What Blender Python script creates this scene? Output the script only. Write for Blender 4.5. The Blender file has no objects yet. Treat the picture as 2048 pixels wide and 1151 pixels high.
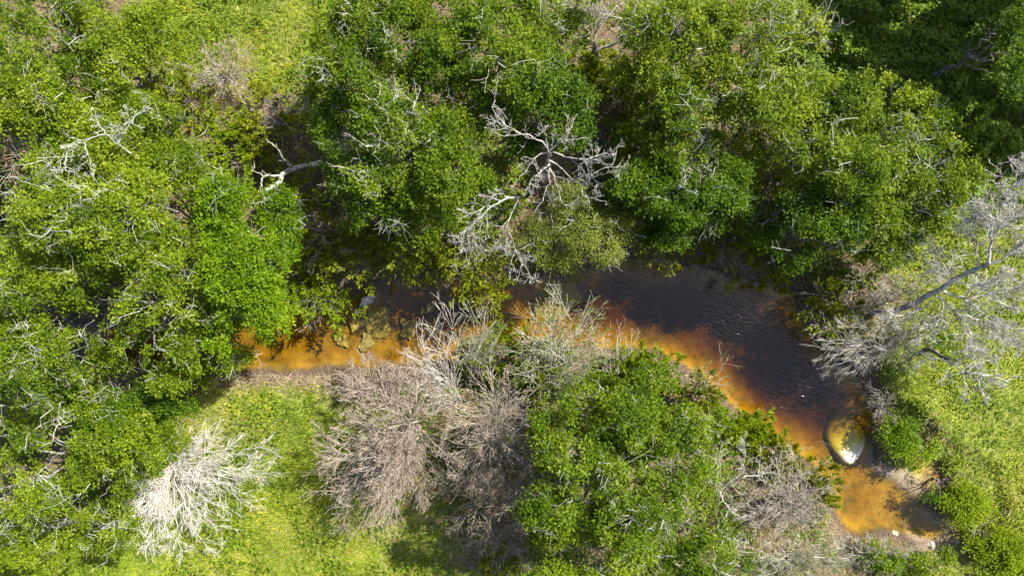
import bpy, math, time
import numpy as np
from mathutils import Vector

T0 = time.time()
scene = bpy.context.scene
COL = scene.collection
R = math.radians

# ------------------------------------------------------------------ camera, sky, sun, exposure
CAM_H = 26.667
GPX = 40.0 / 2048.0                       # metres per photograph pixel on the z = 0 plane
cam_d = bpy.data.cameras.new("camera")
cam_d.lens = 24.0
cam_d.sensor_width = 36.0
cam_d.clip_start = 0.1
cam_d.clip_end = 3000.0
cam = bpy.data.objects.new("camera", cam_d)
cam.location = (0, 0, CAM_H)
cam.rotation_euler = (0, 0, 0)            # a drone looking straight down
COL.objects.link(cam)
scene.camera = cam

SUN_EL, SUN_AZ = 46.0, 54.0               # azimuth clockwise from +Y: the light comes from the upper right
world = bpy.data.worlds.new("World")
scene.world = world
world.use_nodes = True
wn = world.node_tree.nodes
wl_ = world.node_tree.links
sky = wn.new("ShaderNodeTexSky")
sky.sky_type = 'NISHITA'
sky.sun_disc = False
sky.sun_elevation = R(SUN_EL)
sky.sun_rotation = R(SUN_AZ)
sky.altitude = 200
sky.air_density = 1.0
sky.dust_density = 2.5
wl_.new(sky.outputs[0], wn["Background"].inputs[0])
wn["Background"].inputs[1].default_value = 0.092

sun_d = bpy.data.lights.new("sun", 'SUN')
sun_d.energy = 5.0
sun_d.angle = R(0.53)
sun_d.color = (1.0, 0.93, 0.80)
sun = bpy.data.objects.new("sun", sun_d)
_h = math.cos(R(SUN_EL))
_dir = Vector((-math.sin(R(SUN_AZ)) * _h, -math.cos(R(SUN_AZ)) * _h, -math.sin(R(SUN_EL))))
sun.rotation_euler = _dir.to_track_quat('-Z', 'Y').to_euler()
sun.location = (25, 18, 40)
COL.objects.link(sun)

vs = scene.view_settings
vs.view_transform = 'Standard'
vs.look = 'None'
vs.gamma = 1.0
vs.use_curve_mapping = False
vs.exposure = 1.38
scene.cycles.max_bounces = 6
scene.cycles.diffuse_bounces = 3
scene.cycles.glossy_bounces = 2
scene.cycles.transmission_bounces = 3
scene.cycles.transparent_max_bounces = 8


# ------------------------------------------------------------------ small helpers
def P(px, py, z=0.0):
    """The point at height z that stands where photograph pixel (px, py) looks."""
    s = GPX * (CAM_H - z) / CAM_H
    return np.array([(px - 1024.0) * s, (575.5 - py) * s, z])


def nrm(a):
    return a / np.maximum(np.linalg.norm(a, axis=-1, keepdims=True), 1e-9)


def fbm(x, y, z=0.0, seed=0.0, octaves=3):
    """Cheap smooth pseudo-noise in about -1..1, vectorised (sums of rotated sines)."""
    r = np.random.default_rng(int(seed * 1000) + 17)
    out = np.zeros_like(np.asarray(x, float) + 0.0)
    amp, tot, f = 1.0, 0.0, 1.0
    for _ in range(octaves):
        for _k in range(3):
            a, b, c = r.normal(size=3) * f
            out = out + amp * np.sin(a * x + b * y + c * z + r.uniform(0, 6.28))
        tot += amp * 1.7
        amp *= 0.55
        f *= 2.1
    return out / tot


class MB:
    """Collects vertices, faces and one random value per vertex; build() makes ONE mesh object."""

    def __init__(self):
        self.v, self.q, self.t, self.a, self.n = [], [], [], [], 0

    def add(self, v, quads=None, tris=None, rnd=None):
        v = np.asarray(v, float).reshape(-1, 3)
        if quads is not None and len(quads):
            self.q.append(np.asarray(quads, np.int64).reshape(-1, 4) + self.n)
        if tris is not None and len(tris):
            self.t.append(np.asarray(tris, np.int64).reshape(-1, 3) + self.n)
        self.v.append(v)
        self.a.append(np.full(len(v), 0.5) if rnd is None else np.broadcast_to(rnd, (len(v),)))
        self.n += len(v)

    def mesh(self, name, origin=(0, 0, 0), smooth=False):
        v = np.concatenate(self.v) - np.asarray(origin)
        q = np.concatenate(self.q) if self.q else np.zeros((0, 4), np.int64)
        t = np.concatenate(self.t) if self.t else np.zeros((0, 3), np.int64)
        me = bpy.data.meshes.new(name)
        me.vertices.add(len(v))
        me.vertices.foreach_set("co", v.astype(np.float32).ravel())
        loops = np.concatenate([q.ravel(), t.ravel()])
        me.loops.add(len(loops))
        me.loops.foreach_set("vertex_index", loops.astype(np.int32))
        tot = np.concatenate([np.full(len(q), 4), np.full(len(t), 3)]).astype(np.int32)
        start = np.concatenate([[0], np.cumsum(tot)[:-1]]).astype(np.int32)
        me.polygons.add(len(tot))
        me.polygons.foreach_set("loop_start", start)
        me.polygons.foreach_set("use_smooth", np.full(len(tot), smooth))
        at = me.attributes.new("rnd", 'FLOAT', 'POINT')
        at.data.foreach_set("value", np.concatenate(self.a).astype(np.float32))
        me.update(calc_edges=True)
        return me

    def build(self, name, mat, parent=None, kind=None, smooth=False):
        origin = np.asarray(parent.location) if parent is not None else (0, 0, 0)
        ob = bpy.data.objects.new(name, self.mesh(name, origin, smooth))
        ob.data.materials.append(mat)
        COL.objects.link(ob)
        if parent is not None:
            ob.parent = parent
        if kind:
            ob["kind"] = kind
        return ob


def sub_part(mb, name, mat, parent, root):
    """A piece of a part; the part sits at its thing's origin."""
    o = mb.build(name, mat, root, kind="stuff")
    o.parent = parent
    return o


def thing(name, label, cat, loc, group=None):
    o = bpy.data.objects.new(name, None)
    o.location = [float(c) for c in loc]
    o.empty_display_size = 0.3
    COL.objects.link(o)
    o["label"] = label
    o["category"] = cat
    if group:
        o["group"] = group
    return o


# ------------------------------------------------------------------ geometry generators
def tubes(mb, paths, rad, k=5, rnd=None, cap=False):
    """Tapered tubes along polylines: paths (B,n,3), rad (B,n)."""
    paths = np.asarray(paths, float)
    rad = np.asarray(rad, float)
    B, n, _ = paths.shape
    if B == 0:
        return
    tan = np.empty_like(paths)
    tan[:, 1:-1] = paths[:, 2:] - paths[:, :-2]
    tan[:, 0] = paths[:, 1] - paths[:, 0]
    tan[:, -1] = paths[:, -1] - paths[:, -2]
    tan = nrm(tan)
    main = nrm(paths[:, -1] - paths[:, 0])
    ref = np.zeros((B, 3))
    ref[np.arange(B), np.argmin(np.abs(main), axis=1)] = 1.0
    u = nrm(np.cross(tan, ref[:, None, :]))
    w = np.cross(tan, u)
    ang = np.arange(k) * 2 * math.pi / k
    ring = (u[:, :, None, :] * np.cos(ang)[None, None, :, None] + w[:, :, None, :] * np.sin(ang)[None, None, :, None])
    v = paths[:, :, None, :] + ring * rad[:, :, None, None]
    idx = np.arange(B * n * k).reshape(B, n, k)
    a = idx[:, :-1, :]
    b = np.roll(a, -1, axis=2)
    d = idx[:, 1:, :]
    c = np.roll(d, -1, axis=2)
    quads = np.stack([a, b, c, d], axis=-1).reshape(-1, 4)
    rr = None
    if rnd is not None:
        rr = np.repeat(np.broadcast_to(rnd, (B,)), n * k)
    mb.add(v.reshape(-1, 3), quads=quads, rnd=rr)


def bez(p0, p3, n, rng, wig=0.08, sag=0.0, lift=0.35, start_dir=None):
    """(B,n,3) curved crooked polylines from p0 to p3; they leave p0 along start_dir or bent upwards."""
    p0 = np.asarray(p0, float).reshape(-1, 3)
    p3 = np.asarray(p3, float).reshape(-1, 3)
    B = len(p0)
    L = np.linalg.norm(p3 - p0, axis=1)[:, None]
    up = np.array([0, 0, 1.0])
    p1 = p0 + (p3 - p0) * 0.33 + up * L * lift * 0.5
    p2 = p0 + (p3 - p0) * 0.7 + up * L * (lift * 0.4 - sag)
    t = np.linspace(0, 1, n)[None, :, None]
    q = ((1 - t) ** 3 * p0[:, None] + 3 * (1 - t) ** 2 * t * p1[:, None] + 3 * (1 - t) * t * t * p2[:, None] + t ** 3 * p3[:, None])
    j = rng.normal(size=(B, n, 3)) * wig * L[:, :, None]
    j[:, 0] = 0
    j[:, -1] = 0
    return q + j


def resample(pts, n):
    """A traced polyline (m,3) resampled to n points with rounded corners."""
    pts = np.asarray(pts, float)
    for _ in range(2):
        a = pts[:-1] * 0.75 + pts[1:] * 0.25
        b = pts[:-1] * 0.25 + pts[1:] * 0.75
        pts = np.vstack([pts[:1], np.stack([a, b], 1).reshape(-1, 3), pts[-1:]])
    d = np.concatenate([[0], np.cumsum(np.linalg.norm(np.diff(pts, axis=0), axis=1))])
    t = np.linspace(0, d[-1], n)
    return np.stack([np.interp(t, d, pts[:, i]) for i in range(3)], 1)


def grow(paths, rad, kids, rng, t=(0.25, 1.0), ang=(25, 60), length=(0.25, 0.5), n=4, wig=0.12, up=0.1, flat=0.0, rfac=0.55, rmin=0.003, absolute=False):
    """Children along every parent polyline; returns (paths, rad)."""
    B, m, _ = paths.shape
    K = B * kids
    par = np.repeat(np.arange(B), kids)
    tt = rng.uniform(t[0], t[1], K)
    f = tt * (m - 1)
    i = np.minimum(f.astype(int), m - 2)
    fr = (f - i)[:, None]
    p0 = paths[par, i] * (1 - fr) + paths[par, i + 1] * fr
    r0 = rad[par, i] * (1 - fr[:, 0]) + rad[par, i + 1] * fr[:, 0]
    tan = nrm(paths[par, i + 1] - paths[par, i])
    q = rng.normal(size=(K, 3))
    q[:, 2] *= (1 - flat)
    perp = nrm(q - tan * np.sum(q * tan, axis=1, keepdims=True))
    a = np.radians(rng.uniform(ang[0], ang[1], K))[:, None]
    d = nrm(tan * np.cos(a) + perp * np.sin(a) + np.array([0, 0, up]))
    PL = np.linalg.norm(np.diff(paths, axis=1), axis=2).sum(1)[par]
    L = rng.uniform(length[0], length[1], K)
    if not absolute:
        L = L * PL * (1.15 - 0.6 * tt)
    pts = [p0]
    for _ in range(n - 1):
        d = nrm(d + rng.normal(size=(K, 3)) * wig + np.array([0, 0, up * 0.25]))
        pts.append(pts[-1] + d * (L / (n - 1))[:, None])
    r = np.maximum(r0 * rfac, rmin)[:, None] * np.linspace(1, 0.45, n)[None]
    return np.stack(pts, 1), np.maximum(r, rmin * 0.8)


def leaves(mb, cen, axis, nor, ln, wd, rnd):
    """Pointed four-cornered leaves, a little folded along the midrib."""
    N = len(cen)
    axis = nrm(axis)
    side = nrm(np.cross(nor, axis))
    nn = np.cross(axis, side)
    ln = np.broadcast_to(ln, (N,))[:, None]
    wd = np.broadcast_to(wd, (N,))[:, None]
    a = cen - axis * ln * 0.5
    c = cen + axis * ln * 0.5
    m = cen - axis * ln * 0.08 + nn * wd * 0.18
    b = m + side * wd * 0.5
    d = m - side * wd * 0.5
    v = np.stack([a, b, c, d], 1).reshape(-1, 3)
    idx = np.arange(N * 4).reshape(N, 4)
    mb.add(v, quads=idx, rnd=np.repeat(rnd, 4))


def small_leaves(mb, cen, axis, nor, ln, wd, rnd):
    """Three-cornered leaves for the broad crowns: there are very many of them."""
    N = len(cen)
    axis = nrm(axis)
    side = nrm(np.cross(nor, axis))
    ln = np.broadcast_to(ln, (N,))[:, None]
    wd = np.broadcast_to(wd, (N,))[:, None]
    m = cen - axis * ln * 0.45
    v = np.stack([m + side * wd * 0.5, m - side * wd * 0.5, cen + axis * ln * 0.55], 1).reshape(-1, 3)
    mb.add(v, tris=np.arange(N * 3).reshape(N, 3), rnd=np.repeat(rnd, 3))


def blades(mb, base, az, ln, wd, lean, rnd, curl=0.5):
    """Bent grass blades: a quad and a tip triangle each."""
    N = len(base)
    h = np.stack([np.cos(az), np.sin(az), np.zeros(N)], 1)
    s = np.stack([-np.sin(az), np.cos(az), np.zeros(N)], 1) * (wd * 0.5)[:, None]
    z = np.array([0, 0, 1.0])
    m = base + h * (ln * np.sin(lean) * 0.5)[:, None] + z * (ln * np.cos(lean) * 0.55)[:, None]
    l2 = np.minimum(lean + curl, 1.5)
    tip = m + h * (ln * np.sin(l2) * 0.5)[:, None] + z * (ln * np.cos(l2) * 0.45)[:, None]
    v = np.stack([base - s, base + s, m + s * 0.8, m - s * 0.8, tip], 1).reshape(-1, 3)
    i = np.arange(N)[:, None] * 5
    mb.add(v, quads=i + np.array([0, 1, 2, 3]), tris=i + np.array([3, 2, 4]), rnd=np.repeat(rnd, 5))


# ------------------------------------------------------------------ materials
def new_mat(name):
    m = bpy.data.materials.new(name)
    m.use_nodes = True
    nt = m.node_tree
    for n in list(nt.nodes):
        nt.nodes.remove(n)
    return m, nt, nt.nodes.new("ShaderNodeOutputMaterial")


def ramp_node(nt, stops, fac):
    r = nt.nodes.new("ShaderNodeValToRGB")
    while len(r.color_ramp.elements) < len(stops):
        r.color_ramp.elements.new(0.5)
    for e, (p, c) in zip(r.color_ramp.elements, stops):
        e.position = p
        e.color = (*c, 1)
    nt.links.new(fac, r.inputs[0])
    return r.outputs[0]


def rnd_fac(nt, nscale=0.0, namt=0.0):
    a = nt.nodes.new("ShaderNodeAttribute")
    a.attribute_name = "rnd"
    out = a.outputs["Fac"]
    if namt:
        geo = nt.nodes.new("ShaderNodeNewGeometry")
        nz = nt.nodes.new("ShaderNodeTexNoise")
        nz.inputs["Scale"].default_value = nscale
        nz.inputs["Detail"].default_value = 3
        nt.links.new(geo.outputs["Position"], nz.inputs["Vector"])
        ma = nt.nodes.new("ShaderNodeMath")
        ma.operation = 'MULTIPLY_ADD'
        nt.links.new(nz.outputs["Fac"], ma.inputs[0])
        ma.inputs[1].default_value = namt
        ma2 = nt.nodes.new("ShaderNodeMath")
        ma2.operation = 'SUBTRACT'
        nt.links.new(out, ma2.inputs[0])
        ma2.inputs[1].default_value = namt * 0.5
        nt.links.new(ma2.outputs[0], ma.inputs[2])
        out = ma.outputs[0]
    return out


def leaf_mat(name, stops, trans=0.42, rough=0.5, spec=0.16, tcol=(1.35, 1.15, 0.4), nz=(0.55, 0.45)):
    m, nt, out = new_mat(name)
    col = ramp_node(nt, stops, rnd_fac(nt, *nz))
    p = nt.nodes.new("ShaderNodeBsdfPrincipled")
    nt.links.new(col, p.inputs["Base Color"])
    p.inputs["Roughness"].default_value = rough
    p.inputs["Specular IOR Level"].default_value = spec
    tr = nt.nodes.new("ShaderNodeBsdfTranslucent")
    mul = nt.nodes.new("ShaderNodeMix")
    mul.data_type = 'RGBA'
    mul.blend_type = 'MULTIPLY'
    mul.inputs[0].default_value = 1.0
    nt.links.new(col, mul.inputs[6])
    mul.inputs[7].default_value = (*tcol, 1)
    nt.links.new(mul.outputs[2], tr.inputs[0])
    mx = nt.nodes.new("ShaderNodeMixShader")
    mx.inputs[0].default_value = trans
    nt.links.new(p.outputs[0], mx.inputs[1])
    nt.links.new(tr.outputs[0], mx.inputs[2])
    nt.links.new(mx.outputs[0], out.inputs[0])
    return m


def bark_mat(name, dark, light, rough=0.85, scale=9.0, lo=0.35, hi=0.6, by_rnd=False):
    m, nt, out = new_mat(name)
    geo = nt.nodes.new("ShaderNodeNewGeometry")
    nz = nt.nodes.new("ShaderNodeTexNoise")
    nz.inputs["Scale"].default_value = scale
    nz.inputs["Detail"].default_value = 4
    nt.links.new(geo.outputs["Position"], nz.inputs["Vector"])
    fac = nz.outputs["Fac"]
    if by_rnd:                            # old thick wood is dark, young lichen-grown twigs are pale
        at = nt.nodes.new("ShaderNodeAttribute")
        at.attribute_name = "rnd"
        ad = nt.nodes.new("ShaderNodeMath")
        ad.operation = 'MULTIPLY_ADD'
        nt.links.new(at.outputs["Fac"], ad.inputs[0])
        ad.inputs[1].default_value = 0.6
        sb = nt.nodes.new("ShaderNodeMath")
        sb.operation = 'SUBTRACT'
        nt.links.new(fac, sb.inputs[0])
        sb.inputs[1].default_value = 0.3
        nt.links.new(sb.outputs[0], ad.inputs[2])
        fac = ad.outputs[0]
    col = ramp_node(nt, [(lo, dark), (hi, light)], fac)
    p = nt.nodes.new("ShaderNodeBsdfPrincipled")
    nt.links.new(col, p.inputs["Base Color"])
    p.inputs["Roughness"].default_value = rough
    p.inputs["Specular IOR Level"].default_value = 0.25
    nt.links.new(p.outputs[0], out.inputs[0])
    return m


M = {}
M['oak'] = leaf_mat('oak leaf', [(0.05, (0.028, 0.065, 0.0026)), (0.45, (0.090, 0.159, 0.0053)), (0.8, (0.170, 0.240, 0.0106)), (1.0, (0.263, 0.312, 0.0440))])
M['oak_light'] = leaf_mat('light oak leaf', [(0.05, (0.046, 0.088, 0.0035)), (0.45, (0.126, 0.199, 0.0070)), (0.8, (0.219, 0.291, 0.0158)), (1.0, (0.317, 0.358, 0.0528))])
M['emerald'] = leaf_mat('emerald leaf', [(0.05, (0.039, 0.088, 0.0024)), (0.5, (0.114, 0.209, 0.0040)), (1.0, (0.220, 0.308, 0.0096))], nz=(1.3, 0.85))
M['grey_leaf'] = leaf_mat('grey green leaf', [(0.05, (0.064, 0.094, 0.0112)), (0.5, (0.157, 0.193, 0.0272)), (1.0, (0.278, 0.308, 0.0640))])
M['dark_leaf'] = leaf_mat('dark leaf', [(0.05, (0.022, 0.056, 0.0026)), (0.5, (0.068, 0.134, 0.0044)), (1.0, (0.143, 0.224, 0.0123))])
M['cedar'] = leaf_mat('cedar spray', [(0.05, (0.070, 0.094, 0.0024)), (0.5, (0.174, 0.215, 0.0064)), (1.0, (0.290, 0.308, 0.0120))], trans=0.3, rough=0.6, spec=0.2)
M['lime'] = leaf_mat('lime leaf', [(0.05, (0.075, 0.127, 0.0032)), (0.5, (0.180, 0.270, 0.0072)), (1.0, (0.278, 0.363, 0.0160))])
M['grass'] = leaf_mat('meadow grass', [(0.0, (0.05, 0.105, 0.005)), (0.3, (0.135, 0.21, 0.008)), (0.6, (0.265, 0.31, 0.018)), (0.85, (0.42, 0.40, 0.06)), (1.0, (0.47, 0.43, 0.2))], trans=0.3, rough=0.6, spec=0.2, nz=(1.1, 0.9))
M['vine'] = leaf_mat('ground cover', [(0.05, (0.035, 0.080, 0.004)), (0.5, (0.10, 0.175, 0.008)), (0.9, (0.19, 0.255, 0.018)), (1.0, (0.2, 0.15, 0.05))], trans=0.3)
M['straw'] = leaf_mat('dry straw', [(0.0, (0.177, 0.125, 0.073)), (0.5, (0.354, 0.281, 0.172)), (1.0, (0.520, 0.447, 0.302))], trans=0.15, rough=0.8, spec=0.15, tcol=(1, 0.95, 0.8))
M['litter'] = leaf_mat('leaf litter', [(0.0, (0.06, 0.04, 0.025)), (0.5, (0.15, 0.105, 0.065)), (1.0, (0.3, 0.23, 0.15))], trans=0.1, rough=0.85, spec=0.15, tcol=(1, 0.9, 0.7))
M['dead_needle'] = leaf_mat('dead needles', [(0.0, (0.128, 0.098, 0.072)), (0.5, (0.264, 0.212, 0.166)), (1.0, (0.383, 0.323, 0.264))], trans=0.1, rough=0.85, spec=0.1, tcol=(1, 0.9, 0.75))
M['rust_needle'] = leaf_mat('rusty needles', [(0.0, (0.2, 0.08, 0.03)), (0.5, (0.36, 0.16, 0.07)), (1.0, (0.48, 0.27, 0.14))], trans=0.1, rough=0.85, spec=0.1, tcol=(1, 0.9, 0.75))
M['lichen_bark'] = bark_mat('lichened oak bark', (0.068, 0.060, 0.049), (0.394, 0.394, 0.360), lo=0.3, hi=0.75, by_rnd=True)
M['pale_twig'] = bark_mat('pale twig bark', (0.225, 0.218, 0.192), (0.411, 0.405, 0.365))
M['bare_bark'] = bark_mat('weathered bare bark', (0.135, 0.122, 0.101), (0.391, 0.383, 0.358), scale=6)
M['white_wood'] = bark_mat('bleached wood', (0.412, 0.375, 0.329), (0.568, 0.553, 0.523), scale=3)
M['grey_wood'] = bark_mat('grey dead wood', (0.222, 0.199, 0.169), (0.378, 0.358, 0.317), scale=4)
M['brown_twig'] = bark_mat('brown dead twig', (0.170, 0.140, 0.115), (0.374, 0.327, 0.285), scale=5)
M['dark_bark'] = bark_mat('dark furrowed bark', (0.05, 0.042, 0.035), (0.20, 0.175, 0.15), scale=8)
M['dead_grey'] = bark_mat('dull grey twig', (0.200, 0.176, 0.148), (0.360, 0.328, 0.280), scale=5)


def ground_mat():
    m, nt, out = new_mat('creek ground')
    N, L = nt.nodes, nt.links
    geo = N.new("ShaderNodeNewGeometry")

    def noise(s, d=5, r=0.6):
        n = N.new("ShaderNodeTexNoise")
        n.inputs["Scale"].default_value = s
        n.inputs["Detail"].default_value = d
        n.inputs["Roughness"].default_value = r
        L.new(geo.outputs["Position"], n.inputs["Vector"])
        return n.outputs["Fac"]

    def attr(nm):
        a = N.new("ShaderNodeAttribute")
        a.attribute_name = nm
        return a.outputs["Fac"]

    def mix(f, a, b):
        x = N.new("ShaderNodeMix")
        x.data_type = 'RGBA'
        L.new(f, x.inputs[0])
        L.new(a, x.inputs[6])
        L.new(b, x.inputs[7])
        return x.outputs[2]

    soil = ramp_node(nt, [(0.3, (0.05, 0.035, 0.024)), (0.5, (0.115, 0.083, 0.056)), (0.72, (0.24, 0.185, 0.13))], noise(7, 8, 0.7))
    thatch = ramp_node(nt, [(0.3, (0.055, 0.085, 0.008)), (0.5, (0.14, 0.18, 0.018)), (0.75, (0.32, 0.29, 0.11))], noise(5, 8, 0.75))
    sand = ramp_node(nt, [(0.3, (0.16, 0.12, 0.08)), (0.5, (0.30, 0.235, 0.165)), (0.75, (0.43, 0.36, 0.27))], noise(14, 8, 0.7))
    mud = ramp_node(nt, [(0.3, (0.035, 0.026, 0.02)), (0.6, (0.095, 0.07, 0.052)), (0.8, (0.18, 0.14, 0.105))], noise(10, 8, 0.7))
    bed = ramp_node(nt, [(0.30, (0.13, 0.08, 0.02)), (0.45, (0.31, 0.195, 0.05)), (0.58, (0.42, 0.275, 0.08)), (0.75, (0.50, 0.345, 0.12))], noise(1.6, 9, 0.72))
    bed_shade = ramp_node(nt, [(0.35, (0.16, 0.13, 0.07)), (0.7, (0.10, 0.075, 0.04))], noise(5, 6, 0.7))
    shade_mottle = N.new("ShaderNodeMapRange")             # dark mottling painted on the bed: shade between sun patches
    shade_mottle.inputs[1].default_value = 0.51
    shade_mottle.inputs[2].default_value = 0.63
    shade_mottle.inputs[4].default_value = 0.8
    L.new(noise(0.75, 5, 0.62), shade_mottle.inputs[0])
    bed = mix(shade_mottle.outputs[0], bed, bed_shade)
    c = mix(attr("meadow"), soil, thatch)
    c = mix(attr("mud"), c, mud)
    c = mix(attr("sand"), c, sand)
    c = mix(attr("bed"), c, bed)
    p = N.new("ShaderNodeBsdfPrincipled")
    L.new(c, p.inputs["Base Color"])
    p.inputs["Roughness"].default_value = 0.95
    p.inputs["Specular IOR Level"].default_value = 0.2
    b = N.new("ShaderNodeBump")
    b.inputs["Strength"].default_value = 0.6
    b.inputs["Distance"].default_value = 0.06
    L.new(noise(9, 6, 0.7), b.inputs["Height"])
    L.new(b.outputs[0], p.inputs["Normal"])
    L.new(p.outputs[0], out.inputs[0])
    return m


def water_mat():
    m, nt, out = new_mat('tannin water')
    N, L = nt.nodes, nt.links
    geo = N.new("ShaderNodeNewGeometry")
    mp = N.new("ShaderNodeMapping")
    mp.inputs["Rotation"].default_value = (0, 0, R(25))
    mp.inputs["Scale"].default_value = (1.0, 2.3, 1.0)
    L.new(geo.outputs["Position"], mp.inputs["Vector"])
    nz = N.new("ShaderNodeTexNoise")
    nz.inputs["Scale"].default_value = 3.6
    nz.inputs["Detail"].default_value = 2
    nz.inputs["Distortion"].default_value = 0.6
    L.new(mp.outputs[0], nz.inputs["Vector"])
    big = N.new("ShaderNodeTexNoise")
    big.inputs["Scale"].default_value = 0.35
    L.new(geo.outputs["Position"], big.inputs["Vector"])
    br = N.new("ShaderNodeMapRange")
    br.inputs[1].default_value = 0.42
    br.inputs[2].default_value = 0.62
    br.inputs[3].default_value = 0.05
    br.inputs[4].default_value = 1.0
    L.new(big.outputs["Fac"], br.inputs[0])
    b = N.new("ShaderNodeBump")
    b.inputs["Distance"].default_value = 0.03
    L.new(br.outputs[0], b.inputs["Strength"])
    L.new(nz.outputs["Fac"], b.inputs["Height"])
    fr = N.new("ShaderNodeFresnel")
    fr.inputs["IOR"].default_value = 1.56
    gl = N.new("ShaderNodeBsdfGlossy")
    gl.inputs["Roughness"].default_value = 0.04
    L.new(b.outputs[0], gl.inputs["Normal"])
    tr = N.new("ShaderNodeBsdfTransparent")
    mx = N.new("ShaderNodeMixShader")
    # the sheen belongs to the air side only: from below the surface simply lets light through
    air = N.new("ShaderNodeMath")
    air.operation = 'SUBTRACT'
    air.inputs[0].default_value = 1.0
    L.new(geo.outputs["Backfacing"], air.inputs[1])
    side = N.new("ShaderNodeMath")
    side.operation = 'MULTIPLY'
    L.new(fr.outputs[0], side.inputs[0])
    L.new(air.outputs[0], side.inputs[1])
    L.new(side.outputs[0], mx.inputs[0])
    L.new(tr.outputs[0], mx.inputs[1])
    L.new(gl.outputs[0], mx.inputs[2])
    L.new(mx.outputs[0], out.inputs["Surface"])
    va = N.new("ShaderNodeVolumeAbsorption")
    va.inputs["Color"].default_value = (0.70, 0.62, 0.0, 1)
    va.inputs["Density"].default_value = 5.0
    L.new(va.outputs[0], out.inputs["Volume"])
    return m


def rock_mat(name, stops, scale=4.0, algae=None):
    m, nt, out = new_mat(name)
    geo = nt.nodes.new("ShaderNodeNewGeometry")
    nz = nt.nodes.new("ShaderNodeTexNoise")
    nz.inputs["Scale"].default_value = scale
    nz.inputs["Detail"].default_value = 9
    nz.inputs["Roughness"].default_value = 0.7
    nt.links.new(geo.outputs["Position"], nz.inputs["Vector"])
    col = ramp_node(nt, stops, nz.outputs["Fac"])
    if algae:                             # a film of algae grows below the water line
        sp = nt.nodes.new("ShaderNodeSeparateXYZ")
        nt.links.new(geo.outputs["Position"], sp.inputs[0])
        mr = nt.nodes.new("ShaderNodeMapRange")
        mr.inputs[1].default_value = algae - 0.05
        mr.inputs[2].default_value = algae + 0.06
        ad = nt.nodes.new("ShaderNodeMath")
        ad.operation = 'MULTIPLY_ADD'
        nt.links.new(nz.outputs["Fac"], ad.inputs[0])
        ad.inputs[1].default_value = 0.12
        nt.links.new(sp.outputs[2], ad.inputs[2])
        nt.links.new(ad.outputs[0], mr.inputs[0])
        film = ramp_node(nt, [(0.3, (0.20, 0.17, 0.05)), (0.5, (0.42, 0.37, 0.10)), (0.7, (0.55, 0.50, 0.18))], nz.outputs["Fac"])
        mx = nt.nodes.new("ShaderNodeMix")
        mx.data_type = 'RGBA'
        nt.links.new(mr.outputs[0], mx.inputs[0])
        nt.links.new(film, mx.inputs[6])
        nt.links.new(col, mx.inputs[7])
        col = mx.outputs[2]
    p = nt.nodes.new("ShaderNodeBsdfPrincipled")
    nt.links.new(col, p.inputs["Base Color"])
    p.inputs["Roughness"].default_value = 0.9
    b = nt.nodes.new("ShaderNodeBump")
    b.inputs["Strength"].default_value = 0.5
    b.inputs["Distance"].default_value = 0.03
    nt.links.new(nz.outputs["Fac"], b.inputs["Height"])
    nt.links.new(b.outputs[0], p.inputs["Normal"])
    nt.links.new(p.outputs[0], out.inputs[0])
    return m


M['ground'] = ground_mat()
M['water'] = water_mat()
M['limestone'] = rock_mat('pale limestone', [(0.3, (0.255, 0.230, 0.178)), (0.5, (0.391, 0.365, 0.315)), (0.7, (0.493, 0.468, 0.416))])
M['boulder'] = rock_mat('algae stained limestone', [(0.3, (0.323, 0.289, 0.230)), (0.5, (0.476, 0.451, 0.391)), (0.7, (0.578, 0.552, 0.501))], algae=-0.62 + 0.07)
M['silver_twig'] = bark_mat('silvery dead twig', (0.243, 0.225, 0.198), (0.468, 0.450, 0.410), scale=4)
M['slab'] = rock_mat('algae coated slab', [(0.32, (0.10, 0.085, 0.03)), (0.5, (0.25, 0.215, 0.085)), (0.7, (0.37, 0.32, 0.15))], scale=3.0)
M['grey_rock'] = rock_mat('grey rock', [(0.3, (0.30, 0.29, 0.28)), (0.5, (0.42, 0.41, 0.395)), (0.75, (0.54, 0.53, 0.51))])

# ------------------------------------------------------------------ terrain
WL = -0.62                                # water level


def PW(px, py):
    return P(px, py, WL)[:2]


outline_px = [(-2600, 560), (-1200, 600), (-300, 655), (60, 650), (180, 645), (330, 655), (470, 640), (560, 615), (640, 612), (700, 592), (760, 562),
              (830, 552), (900, 548), (1000, 560), (1080, 556), (1150, 545), (1215, 520), (1250, 514), (1340, 521), (1400, 530), (1470, 556),
              (1530, 566), (1580, 590), (1612, 640), (1650, 700), (1705, 745), (1735, 790), (1748, 840), (1746, 888), (1738, 925), (1770, 948),
              (1812, 972), (1846, 1010), (1880, 1050), (1890, 1072), (1868, 1082), (1820, 1076), (1770, 1066), (1725, 1072), (1688, 1068), (1668, 1035),
              (1662, 990), (1640, 955), (1600, 915), (1545, 880), (1490, 845), (1440, 795), (1380, 745), (1320, 712), (1270, 700), (1200, 700),
              (1120, 692), (1040, 688), (960, 712), (880, 735), (800, 738), (700, 738), (620, 745), (540, 742), (480, 748), (420, 752), (330, 765),
              (180, 770), (60, 775), (-300, 780), (-1200, 720), (-2600, 680)]
OUT = np.array([PW(*p) for p in outline_px])


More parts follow.
